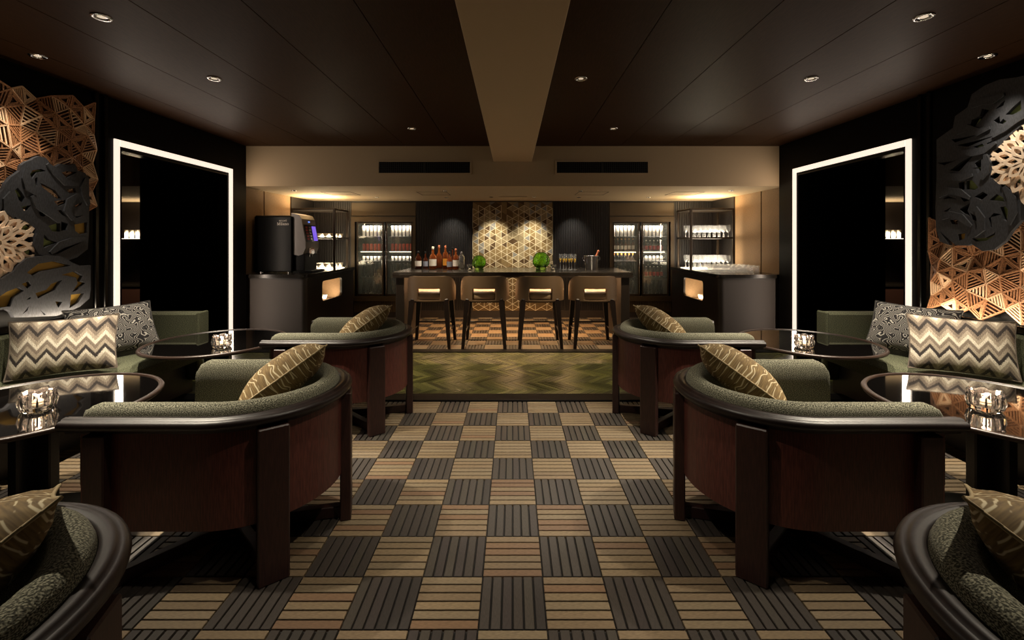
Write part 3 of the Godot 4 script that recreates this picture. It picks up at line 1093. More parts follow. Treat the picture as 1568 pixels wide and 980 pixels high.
func art(s: int) -> void:
	var g := thing("wall_relief", "carved wood wall relief with black leaves and cream flower %s" % ("below copper lattice" if s < 0 else "above copper lattice"), "wall art", Vector3.ZERO)
	part("backboard", M.black_wall, g, s * 3.58, s * 3.6, 0.84, 2.62, 2.0, 3.73)
	if s < 0:
		lattice(s, g, 1.66, 2.52, 0.02)
		var T := func(l: Array) -> PackedVector2Array: return trace(-1, 0, 110, 4.9, l)
		var U := func(l: Array) -> PackedVector2Array: return trace(-1, 0, 300, 4.9, l)
		var rose: PackedVector2Array = T.call([-110, 1050, -60, 960, 0, 885, 20, 840, 62, 790, 100, 765, 130, 742, 140, 700, 175, 675, 215, 662, 240, 645, 275, 632, 322, 645, 345, 668, 352, 695, 400, 712, 440, 690, 500, 700, 545, 690, 565, 742, 620, 758, 650, 800, 652, 1000, 650, 1200, 640, 1330, 560, 1392, 480, 1420, 400, 1372, 300, 1400, 240, 1395, 238, 1320, 225, 1240, 250, 1180, 185, 1130, 110, 1098, 45, 1062, 25, 1000, -40, 1060])
		layer(s, g, rose,
			[T.call([205, 770, 222, 740, 290, 728, 325, 745, 255, 757, 222, 802]), T.call([90, 890, 112, 868, 140, 900, 165, 940, 152, 985, 125, 955]), U.call([108, -2, 160, 10, 150, 55, 122, 32]), U.call([140, 82, 215, 68, 185, 108, 160, 112]), U.call([345, 225, 430, 198, 430, 268, 372, 266]), U.call([312, 290, 350, 330, 415, 350, 350, 372, 302, 398])],
			[U.call([540, 215, 636, 197, 638, 278, 585, 290, 545, 262])],
			[T.call([240, 800, 262, 790, 262, 855, 250, 858]), T.call([282, 832, 320, 850, 395, 890, 440, 950, 410, 955, 340, 900, 300, 870]), T.call([480, 885, 545, 872, 552, 905, 500, 910]), T.call([430, 760, 480, 745, 560, 752, 480, 800, 435, 795]), U.call([270, 125, 330, 95, 360, 100, 310, 155, 285, 150]), U.call([385, 40, 470, 30, 478, 55, 420, 80]), U.call([540, 75, 600, 45, 590, 70, 550, 85]), U.call([410, 110, 440, 105, 482, 158, 450, 145]), U.call([498, 128, 550, 155, 605, 145, 560, 165]), U.call([440, 190, 492, 210, 480, 258, 440, 262]), U.call([380, 440, 480, 380, 600, 345, 500, 392, 420, 432])],
			0.075, 0.1, "leaf_cluster")
		for l in [[60, 900, 30, 960, 30, 1040, 80, 1090], [170, 720, 170, 800, 190, 870, 240, 920], [330, 690, 400, 760, 470, 830, 560, 850], [210, 930, 260, 1000, 350, 1060, 420, 1130], [560, 920, 500, 970, 480, 1040, 520, 1110], [260, 1210, 250, 1290, 280, 1350, 340, 1380], [350, 1360, 430, 1300, 520, 1270, 610, 1250], [620, 800, 600, 870, 620, 940, 640, 1000]]:
			ridge(s, g, T.call(l) if not Geometry2D.is_polygon_clockwise(T.call(l)) else T.call(l), 0.03, 0.1)
		var low: PackedVector2Array = U.call([-120, 690, -60, 640, 0, 598, 50, 570, 90, 522, 150, 470, 250, 452, 330, 446, 400, 448, 450, 470, 500, 500, 560, 525, 640, 520, 640, 700, 630, 770, 560, 830, 470, 870, 380, 900, 260, 905, 150, 910, 60, 912, 35, 870, 0, 850, -80, 860])
		layer(s, g, low, [],
			[U.call([155, 575, 240, 510, 360, 490, 490, 522, 430, 535, 350, 550, 260, 565, 200, 600]), U.call([-60, 760, 0, 720, 90, 685, 135, 710, 60, 760, 30, 830, -60, 840]), U.call([220, 730, 300, 705, 340, 660, 425, 630, 400, 662, 370, 705, 285, 745, 240, 770]), U.call([115, 660, 170, 640, 188, 670, 160, 696]), U.call([420, 592, 520, 565, 580, 600, 560, 640, 600, 652, 540, 705, 500, 722, 540, 660, 530, 612]), U.call([490, 742, 590, 730, 545, 800, 480, 842]), U.call([370, 790, 425, 795, 392, 840]), U.call([150, 780, 185, 755, 180, 775])],
			[U.call([120, 890, 170, 825, 160, 860]), U.call([250, 850, 300, 890, 285, 895])],
			0.1, 0.125, "leaf_cluster")
		var leaf: PackedVector2Array = U.call([70, 190, 110, 170, 190, 210, 240, 245, 190, 285, 130, 272])
		var st := nst()
		slab(st, leaf, wmap(s), 0.05, 0.07)
		obj("leaf", st, M.leaf_green, g)
		st = nst()
		slab(st, U.call([140, 472, 190, 430, 230, 402, 225, 440, 170, 470]), wmap(s), 0.05, 0.07)
		obj("leaf", st, M.leaf_green, g)
		flower(s, g, uw(-1, -16, 372), 0.31)
	else:
		lattice(s, g, 0.84, 1.56, 0.06)
		var T := func(l: Array) -> PackedVector2Array: return trace(1, 1418, 70, 4.4533, l)
		var U := func(l: Array) -> PackedVector2Array: return trace(1, 1418, 280, 4.4533, l)
		var vine: PackedVector2Array = T.call([88, 640, 200, 560, 215, 480, 300, 420, 330, 330, 420, 270, 520, 230, 640, 215, 780, 180, 800, 480, 668, 545, 600, 605, 545, 660, 470, 720, 450, 760, 470, 840, 455, 900, 520, 920, 640, 930, 660, 1050, 668, 1190, 600, 1265, 560, 1330, 480, 1390, 400, 1400, 330, 1352, 250, 1380, 190, 1365, 110, 1335, 85, 1250, 80, 1100, 88, 900])
		layer(s, g, vine,
			[T.call([562, 470, 610, 420, 668, 370, 668, 440, 610, 470]), T.call([515, 530, 545, 498, 568, 515, 545, 540]), T.call([338, 690, 400, 668, 418, 685, 370, 700]), T.call([430, 665, 495, 640, 490, 655, 440, 672]), T.call([335, 545, 360, 500, 378, 520, 350, 550]), T.call([290, 980, 292, 920, 330, 915, 375, 965, 350, 985]), T.call([475, 910, 560, 895, 618, 920, 620, 970, 540, 965]), T.call([330, 838, 388, 822, 386, 836]), U.call([450, 118, 500, 75, 545, 100, 555, 130, 520, 125]), U.call([525, 165, 560, 160, 588, 195, 568, 265, 545, 250]), U.call([330, 380, 420, 375, 480, 345, 492, 330, 486, 360, 430, 395, 360, 400])],
			[U.call([235, 350, 285, 340, 280, 380, 240, 395])],
			[T.call([265, 585, 320, 545, 330, 505, 385, 480, 400, 430, 450, 440, 330, 575]), T.call([190, 640, 360, 610, 215, 660]), T.call([230, 678, 350, 650, 460, 620, 525, 600, 420, 640, 300, 690]), T.call([480, 510, 520, 480, 525, 520, 500, 540]), T.call([495, 430, 540, 385, 560, 370, 545, 410]), T.call([95, 800, 180, 790, 225, 780, 140, 815]), T.call([180, 850, 260, 790, 350, 740, 240, 860]), T.call([350, 800, 395, 770, 392, 850, 370, 872]), T.call([240, 935, 280, 925, 280, 980, 245, 985]), U.call([130, 110, 165, 90, 228, 112, 180, 105]), U.call([240, 82, 310, 118, 275, 128]), U.call([348, 95, 405, 60, 440, 82, 395, 118]), U.call([245, 180, 320, 135, 300, 190, 320, 225, 275, 210]), U.call([320, 205, 350, 225, 385, 210, 375, 245, 420, 292, 370, 262, 335, 250]), U.call([135, 195, 190, 165, 160, 198]), U.call([180, 255, 238, 245, 230, 285, 195, 280]), U.call([445, 240, 480, 205, 530, 215, 460, 235, 470, 310, 455, 300]), U.call([110, 330, 190, 400, 220, 425, 330, 430, 300, 440, 190, 445, 170, 415])],
			0.075, 0.1, "leaf_cluster")
		for l in [[330, 420, 400, 380, 480, 370, 560, 330], [230, 600, 300, 560, 380, 590, 460, 560], [480, 620, 560, 560, 640, 500, 720, 470], [250, 720, 340, 730, 420, 710, 500, 660], [430, 740, 440, 800, 430, 860, 400, 910], [100, 900, 180, 890, 260, 900, 340, 880], [110, 1030, 170, 990, 250, 1000, 320, 1040], [560, 960, 610, 1040, 620, 1130, 590, 1220], [360, 1100, 400, 1180, 400, 1250, 350, 1300], [130, 1180, 180, 1150, 260, 1170, 330, 1230]]:
			ridge(s, g, T.call(l), 0.03, 0.1)
		flower(s, g, uw(1, 1584, 246), 0.31)
	# ledge under the relief with a strip lamp hidden behind its lip
	var n := "trim_1" if s < 0 else "trim_2"
	var t := node(n, "structure")
	part("ledge", M.black_lacquer, t, s * 3.4, s * 3.6, 0.785, 0.805, 1.0, 3.73)
	part("ledge_lip", M.black_lacquer, t, s * 3.4, s * 3.41, 0.805, 0.83, 1.0, 3.73)
	var l := thing("strip_lamp", "strip lamp on the ledge under the wall relief %s" % ("with lattice at its top" if s < 0 else "with lattice at its foot"), "lamp", Vector3.ZERO)
	part("led_strip", M.led_shelf, l, s * 3.425, s * 3.445, 0.806, 0.814, 1.6, 3.65)
	area(l, P(s * 3.435, 0.82, 2.7), Vector3(s * 0.55, 1, 0), Vector3.BACK, Vector2(2.0, 0.02), 0.9, Color(1.0, 0.92, 0.8))

# ------------------------------------------------------------------ lounge furniture
# a closed profile of (radius, height) swept along a U: straight arm, half round back, straight arm
func usweep(st: SurfaceTool, profile: Array, arm: float, smooth := 1, round_end := 0.0) -> void:
	var stations := []     # [x shift, angle, height factor]
	var ends := []
	if round_end > 0:
		for i in 5:
			var t := i / 4.0
			ends.append([arm - round_end * (1 - cos(t * PI / 2)) if false else arm - round_end * t, sqrt(maxf(0.0, 1 - (1 - t) * (1 - t)))])
	else:
		ends = [[arm, 1.0]]
	for e in ends: stations.append([-e[0], -PI / 2, e[1]])
	for i in 4: stations.append([-(arm - round_end) * (0.8 - 0.25 * i), -PI / 2, 1.0])
	for i in 33: stations.append([0.0, -PI / 2 + PI * i / 32, 1.0])
	for i in 4: stations.append([-(arm - round_end) * (0.05 + 0.25 * i), PI / 2, 1.0])
	ends.reverse()
	for e in ends: stations.append([-e[0], PI / 2, e[1]])
	var top := -9.0
	var low := 9.0
	for p in profile:
		top = maxf(top, p.y)
		low = minf(low, p.y)
	var rows := []
	for s in stations:
		var r := []
		for p in profile:
			var y: float = p.y
			if s[2] < 1.0:
				var cap: float = top - round_end * (1 - s[2])
				y = minf(y, cap)
			r.append(Vector3(s[0] + p.x * cos(s[1]), y, p.x * sin(s[1])))
		rows.append(r)
	surf(st, rows, false, true, smooth)
	var poly := PackedVector2Array(profile)
	var t := Geometry2D.triangulate_polygon(poly)
	for i in range(0, t.size(), 3):
		tri(st, rows[0][t[i]], rows[0][t[i + 2]], rows[0][t[i + 1]])
		var z: Array = rows[rows.size() - 1]
		tri(st, z[t[i]], z[t[i + 1]], z[t[i + 2]])

func dshape(rad: float, front: float) -> PackedVector2Array:
	var p := PackedVector2Array()
	for i in 25:
		var a := -PI / 2 + PI * i / 24
		p.append(Vector2(rad * cos(a), rad * sin(a)))
	p.append(Vector2(-front + 0.04, rad))
	p.append(Vector2(-front, rad - 0.04))
	p.append(Vector2(-front, -rad + 0.04))
	p.append(Vector2(-front + 0.04, -rad))
	return p

func cushion_d(st: SurfaceTool, rad: float, front: float, y0: float, y1: float, e: float) -> void:
	# layers of the D outline with a rolled upper edge
	var rings := []
	for q in [[0.0, y0], [0.0, y1 - e], [e * 0.3, y1 - e * 0.3], [e, y1]]:
		var r := []
		for p in dshape(rad - q[0], front - q[0]): r.append(Vector3(p.x, q[1], p.y))
		rings.append(r)
	var cols := []
	for i in rings[0].size():
		var c := []
		for r in rings: c.append(r[i])
		cols.append(c)
	surf(st, cols, true, false, 1)
	var top: Array = rings[3]
	for i in top.size():
		tri(st, Vector3(-front * 0.4, y1 + 0.01, 0), top[(i + 1) % top.size()], top[i])

func make_chair(zs: int, label: String) -> Node3D:
	var c := thing("barrel_armchair", label, "armchair", Vector3.ZERO, 0.0, "barrel armchairs in two rows")
	var st := nst()
	usweep(st, prof([0.388, 0.245, 0.388, 0.655, 0.36, 0.655, 0.36, 0.245]), 0.48, -1)
	obj("shell", st, M.shell_wood, c)
	st = nst()
	usweep(st, prof([0.372, 0.636, 0.392, 0.636, 0.398, 0.65, 0.418, 0.655, 0.428, 0.664, 0.431, 0.676, 0.427, 0.688, 0.414, 0.694, 0.409, 0.692, 0.404, 0.699, 0.388, 0.701, 0.381, 0.697, 0.372, 0.697]), 0.54, 1)
	obj("top_rail", st, M.rail_wood, c)
	st = nst()
	usweep(st, prof([0.37, 0.42, 0.37, 0.70, 0.362, 0.72, 0.345, 0.735, 0.32, 0.737, 0.295, 0.725, 0.278, 0.70, 0.27, 0.66, 0.262, 0.42]), 0.5, 1, 0.055)
	obj("back_cushion", st, M.chenille, c)
	st = nst()
	cushion_d(st, 0.272, 0.52, 0.3, 0.44, 0.04)
	obj("seat_cushion", st, M.chenille, c)
	st = nst()
	slab(st, dshape(0.355, 0.46), func(q: Vector2, w: float) -> Vector3: return Vector3(q.x, w, q.y), 0.25, 0.3)
	obj("seat_frame", st, M.dark_wood, c)
	# posts stand outside the shell; low bars join them under the seat
	var hub := Vector3(-0.1, 0.03, 0.0)
	for a in [52.0, -17.0]:
		var t := deg_to_rad(a) * zs
		var u := Vector3(cos(t), 0, sin(t))
		st = nst()
		cbox(st, u * 0.403 + Vector3(0, 0.32, 0), Vector3(0.052, 0.64, 0.118), 0.005, Basis(Vector3.UP, -t))
		obj("leg", st, M.dark_wood, c)
	for z in [-1, 1]:
		st = nst()
		cbox(st, Vector3(-0.4, 0.32, z * 0.403), Vector3(0.085, 0.64, 0.045), 0.005)
		obj("leg", st, M.dark_wood, c)
	for q in [Vector3(cos(deg_to_rad(52.0)) * 0.38, 0.03, zs * sin(deg_to_rad(52.0)) * 0.38), Vector3(0.36, 0.03, -zs * 0.11), Vector3(-0.4, 0.03, 0.38), Vector3(-0.4, 0.03, -0.38)]:
		st = nst()
		var v: Vector3 = q - hub
		cbox(st, (q + hub) / 2, Vector3(v.length(), 0.058, 0.045), 0.004, Basis(Vector3.UP, atan2(-v.z, v.x)))
		obj("floor_bar", st, M.dark_wood, c)
	return c

# a cushion with its faces spread along e1 (length w) and e2 (length h), t thick
func pillow(called: String, m: Material, label: String, group: String, corner: Vector3, e1: Vector3, e2: Vector3, w: float, h: float, t: float) -> Node3D:
	var mid := corner + e1 * w / 2 + e2 * h / 2
	var o := thing(called, label, "cushion", mid, 0.0, group)
	var n := e1.cross(e2).normalized()
	var N := 18
	var face := func(side: int) -> SurfaceTool:
		var st := SurfaceTool.new()
		st.begin(Mesh.PRIMITIVE_TRIANGLES)
		st.set_smooth_group(1)
		for j in N:
			for i in N:
				var q := []
				for k in [[0, 0], [1, 0], [1, 1], [0, 1]]:
					var u: float = -1 + 2.0 * (i + k[0]) / N
					var v: float = -1 + 2.0 * (j + k[1]) / N
					var puff := pow(maxf(0.0, 1 - pow(absf(u), 2.6)), 0.62) * pow(maxf(0.0, 1 - pow(absf(v), 2.6)), 0.62)
					var crease := 0.06 * sin(u * 9 + v * 3) * (1 - puff)
					var x := u * (1 - 0.055 * (1 - v * v))
					var y := v * (1 - 0.08 * (1 - u * u))
					q.append([e1 * x * w / 2 + e2 * y * h / 2 + n * side * t / 2 * (puff + crease * puff), Vector2((u + 1) / 2, (v + 1) / 2)])
				var order := [0, 2, 1, 0, 3, 2] if side > 0 else [0, 1, 2, 0, 2, 3]
				for k in order:
					st.set_uv(q[k][1])
					st.add_vertex(q[k][0])
		return st
	for side in [1, -1]:
		obj("cushion_face" if side > 0 else "cushion_back", face.call(side), m, o)
	# piped seam
	var st := nst()
	var ring := []
	for i in 64:
		var k := i / 16
		var f := (i % 16) / 16.0 * 2 - 1
		var u: float = [f, 1.0, -f, -1.0][k]
		var v: float = [-1.0, f, 1.0, -f][k]
		ring.append(e1 * u * (1 - 0.055 * (1 - v * v)) * w / 2 + e2 * v * (1 - 0.08 * (1 - u * u)) * h / 2)
	for i in 64: tube(st, ring[i], ring[(i + 1) % 64], 0.0045, -1.0, 5)
	obj("piping", st, m, o)
	return o

var chairs := {}
func lounge_side(s: int) -> void:
	var w: String = "coffee machine side" if s < 0 else "wine glass side"
	# sofa along the wall
	var so := thing("sofa", "long olive green sofa along the wall, " + w, "sofa", Vector3.ZERO)
	part("plinth", M.bar_body, so, s * 3.0, s * 3.55, 0.0, 0.3, 1.0, 4.1)
	var st := nst()
	cbox(st, P(s * 3.12, 0.4, 1.75), Vector3(0.64, 0.15, 1.5), 0.04)
	obj("seat_cushion", st, M.sofa_fabric, so)
	st = nst()
	cbox(st, P(s * 3.12, 0.4, 3.27), Vector3(0.64, 0.15, 1.52), 0.04)
	obj("seat_cushion", st, M.sofa_fabric, so)
	part("backrest", M.sofa_fabric, so, s * 3.38, s * 3.52, 0.3, 0.775, 1.0, 4.04, 0.025)
	part("armrest", M.sofa_fabric, so, s * 2.9, s * 3.54, 0.12, 0.745, 4.03, 4.15, 0.02)
	part("armrest_edge", M.sofa_fabric, so, s * 2.885, s * 2.915, 0.12, 0.75, 4.02, 4.16, 0.01)
	# cushions on the sofa
	var c1 := P(s * 3.34, 0.865, 2.90)
	var a1 := (P(s * 2.88, 0.875, 3.2) - c1).normalized()
	var b1 := (Vector3(-s * 0.09, -0.36, 0.06)).normalized()
	b1 = (b1 - a1 * a1.dot(b1)).normalized()
	if s > 0:
		pillow("chevron_cushion", M.chevron_cloth, "oblong chevron cushion in cream and taupe on the sofa, " + w, "sofa cushions", c1 + a1 * 0.55, -a1, b1, 0.55, 0.385, 0.15)
	else:
		pillow("chevron_cushion", M.chevron_cloth, "oblong chevron cushion in cream and taupe on the sofa, " + w, "sofa cushions", c1, a1, b1, 0.55, 0.385, 0.15)
	var c2 := P(s * 3.42, 0.875, 3.32)
	var a2 := (P(s * 3.16, 0.885, 3.84) - c2).normalized()
	var b2 := Vector3(-s * 0.16, -0.4, 0.1).normalized()
	b2 = (b2 - a2 * a2.dot(b2)).normalized()
	pillow("ripple_cushion", M.ripple_cloth, "charcoal cushion with white ripple lines behind the chevron cushion, " + w, "sofa cushions", c2, a2, b2, 0.56, 0.41, 0.14)
	# round tables with crystal tealights
	for k in 2:
		var d: float = [2.17, 3.52][k]
		var which: String = ["farther from", "nearer to"][k]
		var t := thing("round_table", "glossy black round table with bronze rim %s the parquet, %s" % [which, w], "table", P(s * 2.37, 0, d), 0.0, "round lounge tables")
		st = nst()
		lathe(st, prof([0.0, 0.565, 0.44, 0.565, 0.478, 0.59, 0.478, 0.597, 0.0, 0.597]), 64, Vector3.ZERO, -1)
		obj("table_top", st, M.table_top, t)
		st = nst()
		lathe(st, prof([0.478, 0.575, 0.498, 0.58, 0.505, 0.592, 0.498, 0.602, 0.478, 0.602, 0.478, 0.575]), 64)
		obj("rim", st, M.table_rim, t)
		st = nst()
		cbox(st, Vector3(0, 0.29, 0), Vector3(0.2, 0.55, 0.05), 0.006)
		cbox(st, Vector3(0, 0.29, 0), Vector3(0.05, 0.549, 0.2), 0.006)
		obj("pedestal", st, M.pedestal, t)
		st = nst()
		lathe(st, prof([0.0, 0.0, 0.26, 0.0, 0.26, 0.012, 0.25, 0.016, 0.0, 0.018]), 40, Vector3.ZERO, -1)
		obj("foot_plate", st, M.pedestal, t)
		var px: float = ([58.0, 340.0] if s < 0 else [1509.0, 1231.0])[k]
		var dd: float = [2.09, 3.33][k]
		tealight(P((px - CX) / F * dd, 0.5972, dd), "cut crystal tealight holder on the round table %s the parquet, %s" % [which, w])
	# barrel armchairs and their cushions
	for k in 3:
		var d: float = [0.77, 2.13, 3.5][k]
		var where: String = ["farthest from the bar", "in the middle of its row", "beside the parquet"][k]
		var label := "mahogany barrel armchair with green chenille %s, %s" % [where, w]
		var at := P(s * 1.24, 0, d)
		if not chairs.has(s):
			chairs[s] = make_chair(-s, label) if s < 0 else make_chair(-1, label)
			chairs[s].position = at
			chairs[s].rotation.y = 0.0 if s < 0 else PI
		else:
			dup(chairs[s], at, 0.0 if s < 0 else PI, label)
		var o: Vector3 = [Vector3(-0.07, -0.05, -0.2), Vector3(0, 0, 0), Vector3(-0.05, 0.0, 0.03)][k]
		var tip := P(s * 0.9, 0.9, d - 0.03) + Vector3(-s * o.x, o.y, o.z)
		var e1 := Vector3(s * 0.81, -0.58, 0.05).normalized()
		var e2 := Vector3(s * 0.36, -0.2, -0.9).normalized()
		if k == 0:
			e1 = Vector3(s * 0.45, -0.5, 0.74).normalized()
			e2 = Vector3(s * 0.69, -0.3, -0.66).normalized()
		pillow("reed_cushion", M.reed_cloth, "gold reed cushion in the armchair %s, %s" % [where, w], "armchair cushions", tip, e1, e2, 0.52, 0.4, 0.2)

func tealight(at: Vector3, label: String) -> void:
	var o := thing("tealight_holder", label, "candle holder", at, 0.0, "tealight holders on the round tables")
	# faceted crystal: a wavy sixteen sided cup
	var rows := []
	for j in 24:
		var a := TAU * j / 24
		var r := []
		for p in prof([0.0, 0.0, 0.052, 0.001, 0.06, 0.012, 0.067, 0.045, 0.06, 0.078, 0.063, 0.092, 0.054, 0.09, 0.048, 0.05, 0.044, 0.024, 0.0, 0.02]):
			var k: float = 1.0 + 0.06 * (1 if j % 2 else -1) * smoothstep(0.0, 0.05, p.x)
			var y: float = p.y + (0.004 * (1 if j % 4 < 2 else -1) if p.y > 0.07 else 0.0)
			r.append(Vector3(p.x * k * cos(a), y, p.x * k * sin(a)))
		rows.append(r)
	var st := nst()
	surf(st, rows, true, false, -1)
	obj("crystal_cup", st, M.crystal, o)
	st = nst()
	lathe(st, prof([0.0, 0.0205, 0.019, 0.0205, 0.02, 0.035, 0.0, 0.036]), 14)
	obj("candle", st, M.wax, o)
	st = nst()
	lathe(st, prof([0.0, 0.04, 0.005, 0.046, 0.006, 0.052, 0.003, 0.066, 0.0, 0.074]), 10)
	obj("flame", st, M.flame_glow, o)
	omni(o, Vector3(0, 0.082, 0), 0.05, Color(1.0, 0.84, 0.7), 0.012)

# ------------------------------------------------------------------ side counters and racks
func wine_glass(label: String, group: String) -> Node3D:
	return one("wine_glass", label, "wine glass", group, [["bowl", [0.004, 0.09, 0.02, 0.1, 0.034, 0.13, 0.036, 0.165, 0.031, 0.21], M.glass_ware, 12], ["stem", [0.03, 0.0, 0.028, 0.004, 0.005, 0.008, 0.004, 0.09], M.glass_ware, 8]])

func counter(s: int) -> void:
	var what: String = "coffee counter" if s < 0 else "wine glass counter"
	var c := thing("side_counter", "dark side counter with rounded top edge, the " + what, "counter", Vector3.ZERO)
	part("front_panel", M.counter_face, c, s * 2.9, s * 3.69, 0.0, 0.885, 6.0, 6.03)
	# side towards the bar with a lit opening
	var map := func(q: Vector2, w: float) -> Vector3: return P(s * w, q.y, q.x)
	var st := nst()
	var hole := PackedVector2Array()
	for p in rounded(0.74, 0.3, 0.05): hole.append(p + Vector2(6.9, 0.66))
	for p in pierced(PackedVector2Array([Vector2(6.06, 0.0), Vector2(7.8, 0.0), Vector2(7.8, 0.885), Vector2(6.06, 0.885)]), [hole]): slab(st, p, map, 2.84, 2.87)
	obj("side_panel", st, M.counter_dark, c)
	st = nst()
	for i in 7:
		var a := PI / 2 * i / 6
		var b := PI / 2 * (i + 1) / 6
		if i < 6: quad(st, P(s * (2.9 - 0.06 * sin(a)), 0, 6.06 - 0.06 * cos(a)), P(s * (2.9 - 0.06 * sin(b)), 0, 6.06 - 0.06 * cos(b)), P(s * (2.9 - 0.06 * sin(b)), 0.885, 6.06 - 0.06 * cos(b)), P(s * (2.9 - 0.06 * sin(a)), 0.885, 6.06 - 0.06 * cos(a)))
	obj("corner_post", st, M.counter_face, c)
	# lined niche behind the opening
	st = nst()
	lim(st, s * 3.3, s * 3.32, 0.45, 0.87, 6.45, 7.35)
	lim(st, s * 2.87, s * 3.3, 0.45, 0.47, 6.45, 7.35)
	lim(st, s * 2.87, s * 3.3, 0.85, 0.87, 6.45, 7.35)
	lim(st, s * 2.87, s * 3.3, 0.47, 0.85, 6.45, 6.47)
	lim(st, s * 2.87, s * 3.3, 0.47, 0.85, 7.33, 7.35)
	obj("niche", st, M.beige_paper, c)
	part("niche_lamp", M.led_shelf, c, s * 2.89, s * 2.905, 0.47, 0.478, 6.55, 7.25)
	area(c, P(s * 2.92, 0.482, 6.9), Vector3(s * 0.8, 1, 0), Vector3.BACK, Vector2(0.7, 0.015), 0.9, Color(1.0, 0.93, 0.8))
	for i in 4:
		put("nichecup%d" % s, func(): return one("glass_bowl", "small glass bowl in the lit niche of the " + what, "bowl", "bowls in the niche of the " + what, [["bowl", [0.0, 0.0, 0.04, 0.0, 0.06, 0.07, 0.056, 0.07, 0.036, 0.008, 0.0, 0.006], M.porcelain, 14]]), P(s * 3.08, 0.47, 6.62 + i * 0.17))
	# worktop with a stepped, rounded front corner
	for q in [[0.885, 0.905, 0.0, "top_moulding", M.counter_dark], [0.905, 0.95, 0.02, "worktop", M.bar_top]]:
		var poly := PackedVector2Array()
		var e: float = q[2]
		poly.append(Vector2(3.69, 5.985 - e))
		for i in 7:
			var a := PI / 2 * i / 6
			poly.append(Vector2(2.9 - (0.075 + e) * sin(a), 6.06 - (0.075 + e) * cos(a)))
		poly.append(Vector2(2.825 - e, 7.8))
		poly.append(Vector2(3.67, 7.8))
		poly.append(Vector2(3.67, 6.2))
		poly.append(Vector2(3.69, 6.2))
		st = nst()
		slab(st, poly, func(v: Vector2, w: float) -> Vector3: return P(s * v.x, w, v.y), q[0], q[1])
		obj(q[3], st, q[4], c)
	# rack standing on the worktop
	var r := thing("display_rack", "bronze framed display rack with lit shelves of %s" % ("coffee cups" if s < 0 else "wine glasses"), "rack", Vector3.ZERO)
	for p in [[2.86, 7.05], [3.55, 7.05], [2.86, 7.6], [3.55, 7.6]]:
		part("post", M.bronze, r, s * p[0], s * (p[0] + 0.036), 0.95, 1.94, p[1], p[1] + 0.03, 0.003)
	for y in [1.445, 1.91]:
		for d in [7.05, 7.6]: part("rail", M.bronze, r, s * 2.89, s * 3.55, y, y + 0.028, d, d + 0.03, 0.003)
		for x in [2.86, 3.55]: part("rail", M.bronze, r, s * x, s * (x + 0.03), y, y + 0.028, 7.08, 7.6, 0.003)
	for y in [0.951, 1.447]:
		part("shelf", M.porcelain if false else M.clear_pane, r, s * 2.89, s * 3.55, y + 0.006, y + 0.014, 7.08, 7.6)
		part("shelf_lamp", M.led_shelf, r, s * 2.9, s * 3.54, y, y + 0.006, 7.09, 7.55)
		area(r, P(s * 3.22, y + 0.02, 7.32), Vector3.UP, Vector3.RIGHT, Vector2(0.6, 0.4), 1.0, Color(1.0, 0.93, 0.8))
	part("top_board", M.bronze, r, s * 2.89, s * 3.55, 1.912, 1.922, 7.08, 7.6)
	part("top_lamp", M.led_shelf, r, s * 2.92, s * 3.52, 1.923, 1.93, 7.12, 7.56)
	area(r, P(s * 3.22, 1.945, 7.31), Vector3.UP, Vector3.RIGHT, Vector2(0.6, 0.45), 1.9, Color(1.0, 0.9, 0.7))
	for y in [0.966, 1.4612]:
		for j in 3:
			for i in (8 if s > 0 else 6):
				var at := P(s * (2.935 + i * (0.083 if s > 0 else 0.112)), y, 7.14 + j * (0.14 if s > 0 else 0.16))
				if s > 0:
					put("rackglass%.1f" % y, func(): return wine_glass("empty wine glass on the %s shelf of the lit rack" % ("lower" if y < 1.2 else "upper"), "wine glasses in the rack"), at)
				else:
					put("rackcup%.1f" % y, func(): return cup("white porcelain cup on the %s shelf of the lit rack" % ("lower" if y < 1.2 else "upper"), "cups in the rack"), at, 2.2)
	if s > 0:
		for j in 4:
			for i in 8:
				put("counterglass", func(): return one("tumbler", "clear tumbler in the ranks on the wine glass counter", "tumbler", "tumblers on the counter", [["glass", [0.0, 0.0, 0.03, 0.0, 0.035, 0.1, 0.033, 0.1, 0.028, 0.008], M.glass_ware, 12]]), P(2.95 + i * 0.085 + j * 0.012, 0.9505, 6.35 + j * 0.16))
	else:
		coffee_machine()
	# lit shelf seen in the room beyond the doorway
	var q := thing("wall_shelf", "lit wall shelf seen through the doorway, %s" % ("coffee machine side" if s < 0 else "wine glass side"), "shelf", Vector3.ZERO)
	part("board", M.bronze, q, s * 6.3, s * 7.2, 1.43, 1.45, 7.9, 8.3)
	part("bracket", M.bronze, q, s * 6.32, s * 6.35, 1.2, 1.43, 8.0, 8.3)
	part("lamp", M.led_shelf, q, s * 6.32, s * 7.18, 1.45, 1.456, 7.92, 7.98)
	area(q, P(s * 6.75, 1.47, 7.95), Vector3(0, 1, -0.8), Vector3.RIGHT, Vector2(0.8, 0.04), 1.6, Color(1.0, 0.93, 0.8))
	for i in 8:
		put("roomglass%d" % s, func(): return one("tumbler", "frosted tumbler on the lit shelf beyond the doorway, " + ("coffee machine side" if s < 0 else "wine glass side"), "tumbler", "tumblers beyond the doorway", [["glass", [0.0, 0.0, 0.03, 0.0, 0.036, 0.16, 0.033, 0.16, 0.028, 0.008], M.porcelain, 10]]), P(s * (6.4 + i * 0.1), 1.4565, 8.05))
	var k := thing("copper_cabinet", "low copper brown cabinet seen through the doorway, %s" % ("coffee machine side" if s < 0 else "wine glass side"), "cabinet", Vector3.ZERO)
	part("cabinet_body", M.lattice_back, k, s * 6.0, s * 7.4, -0.01, 0.62, 7.6, 8.29)
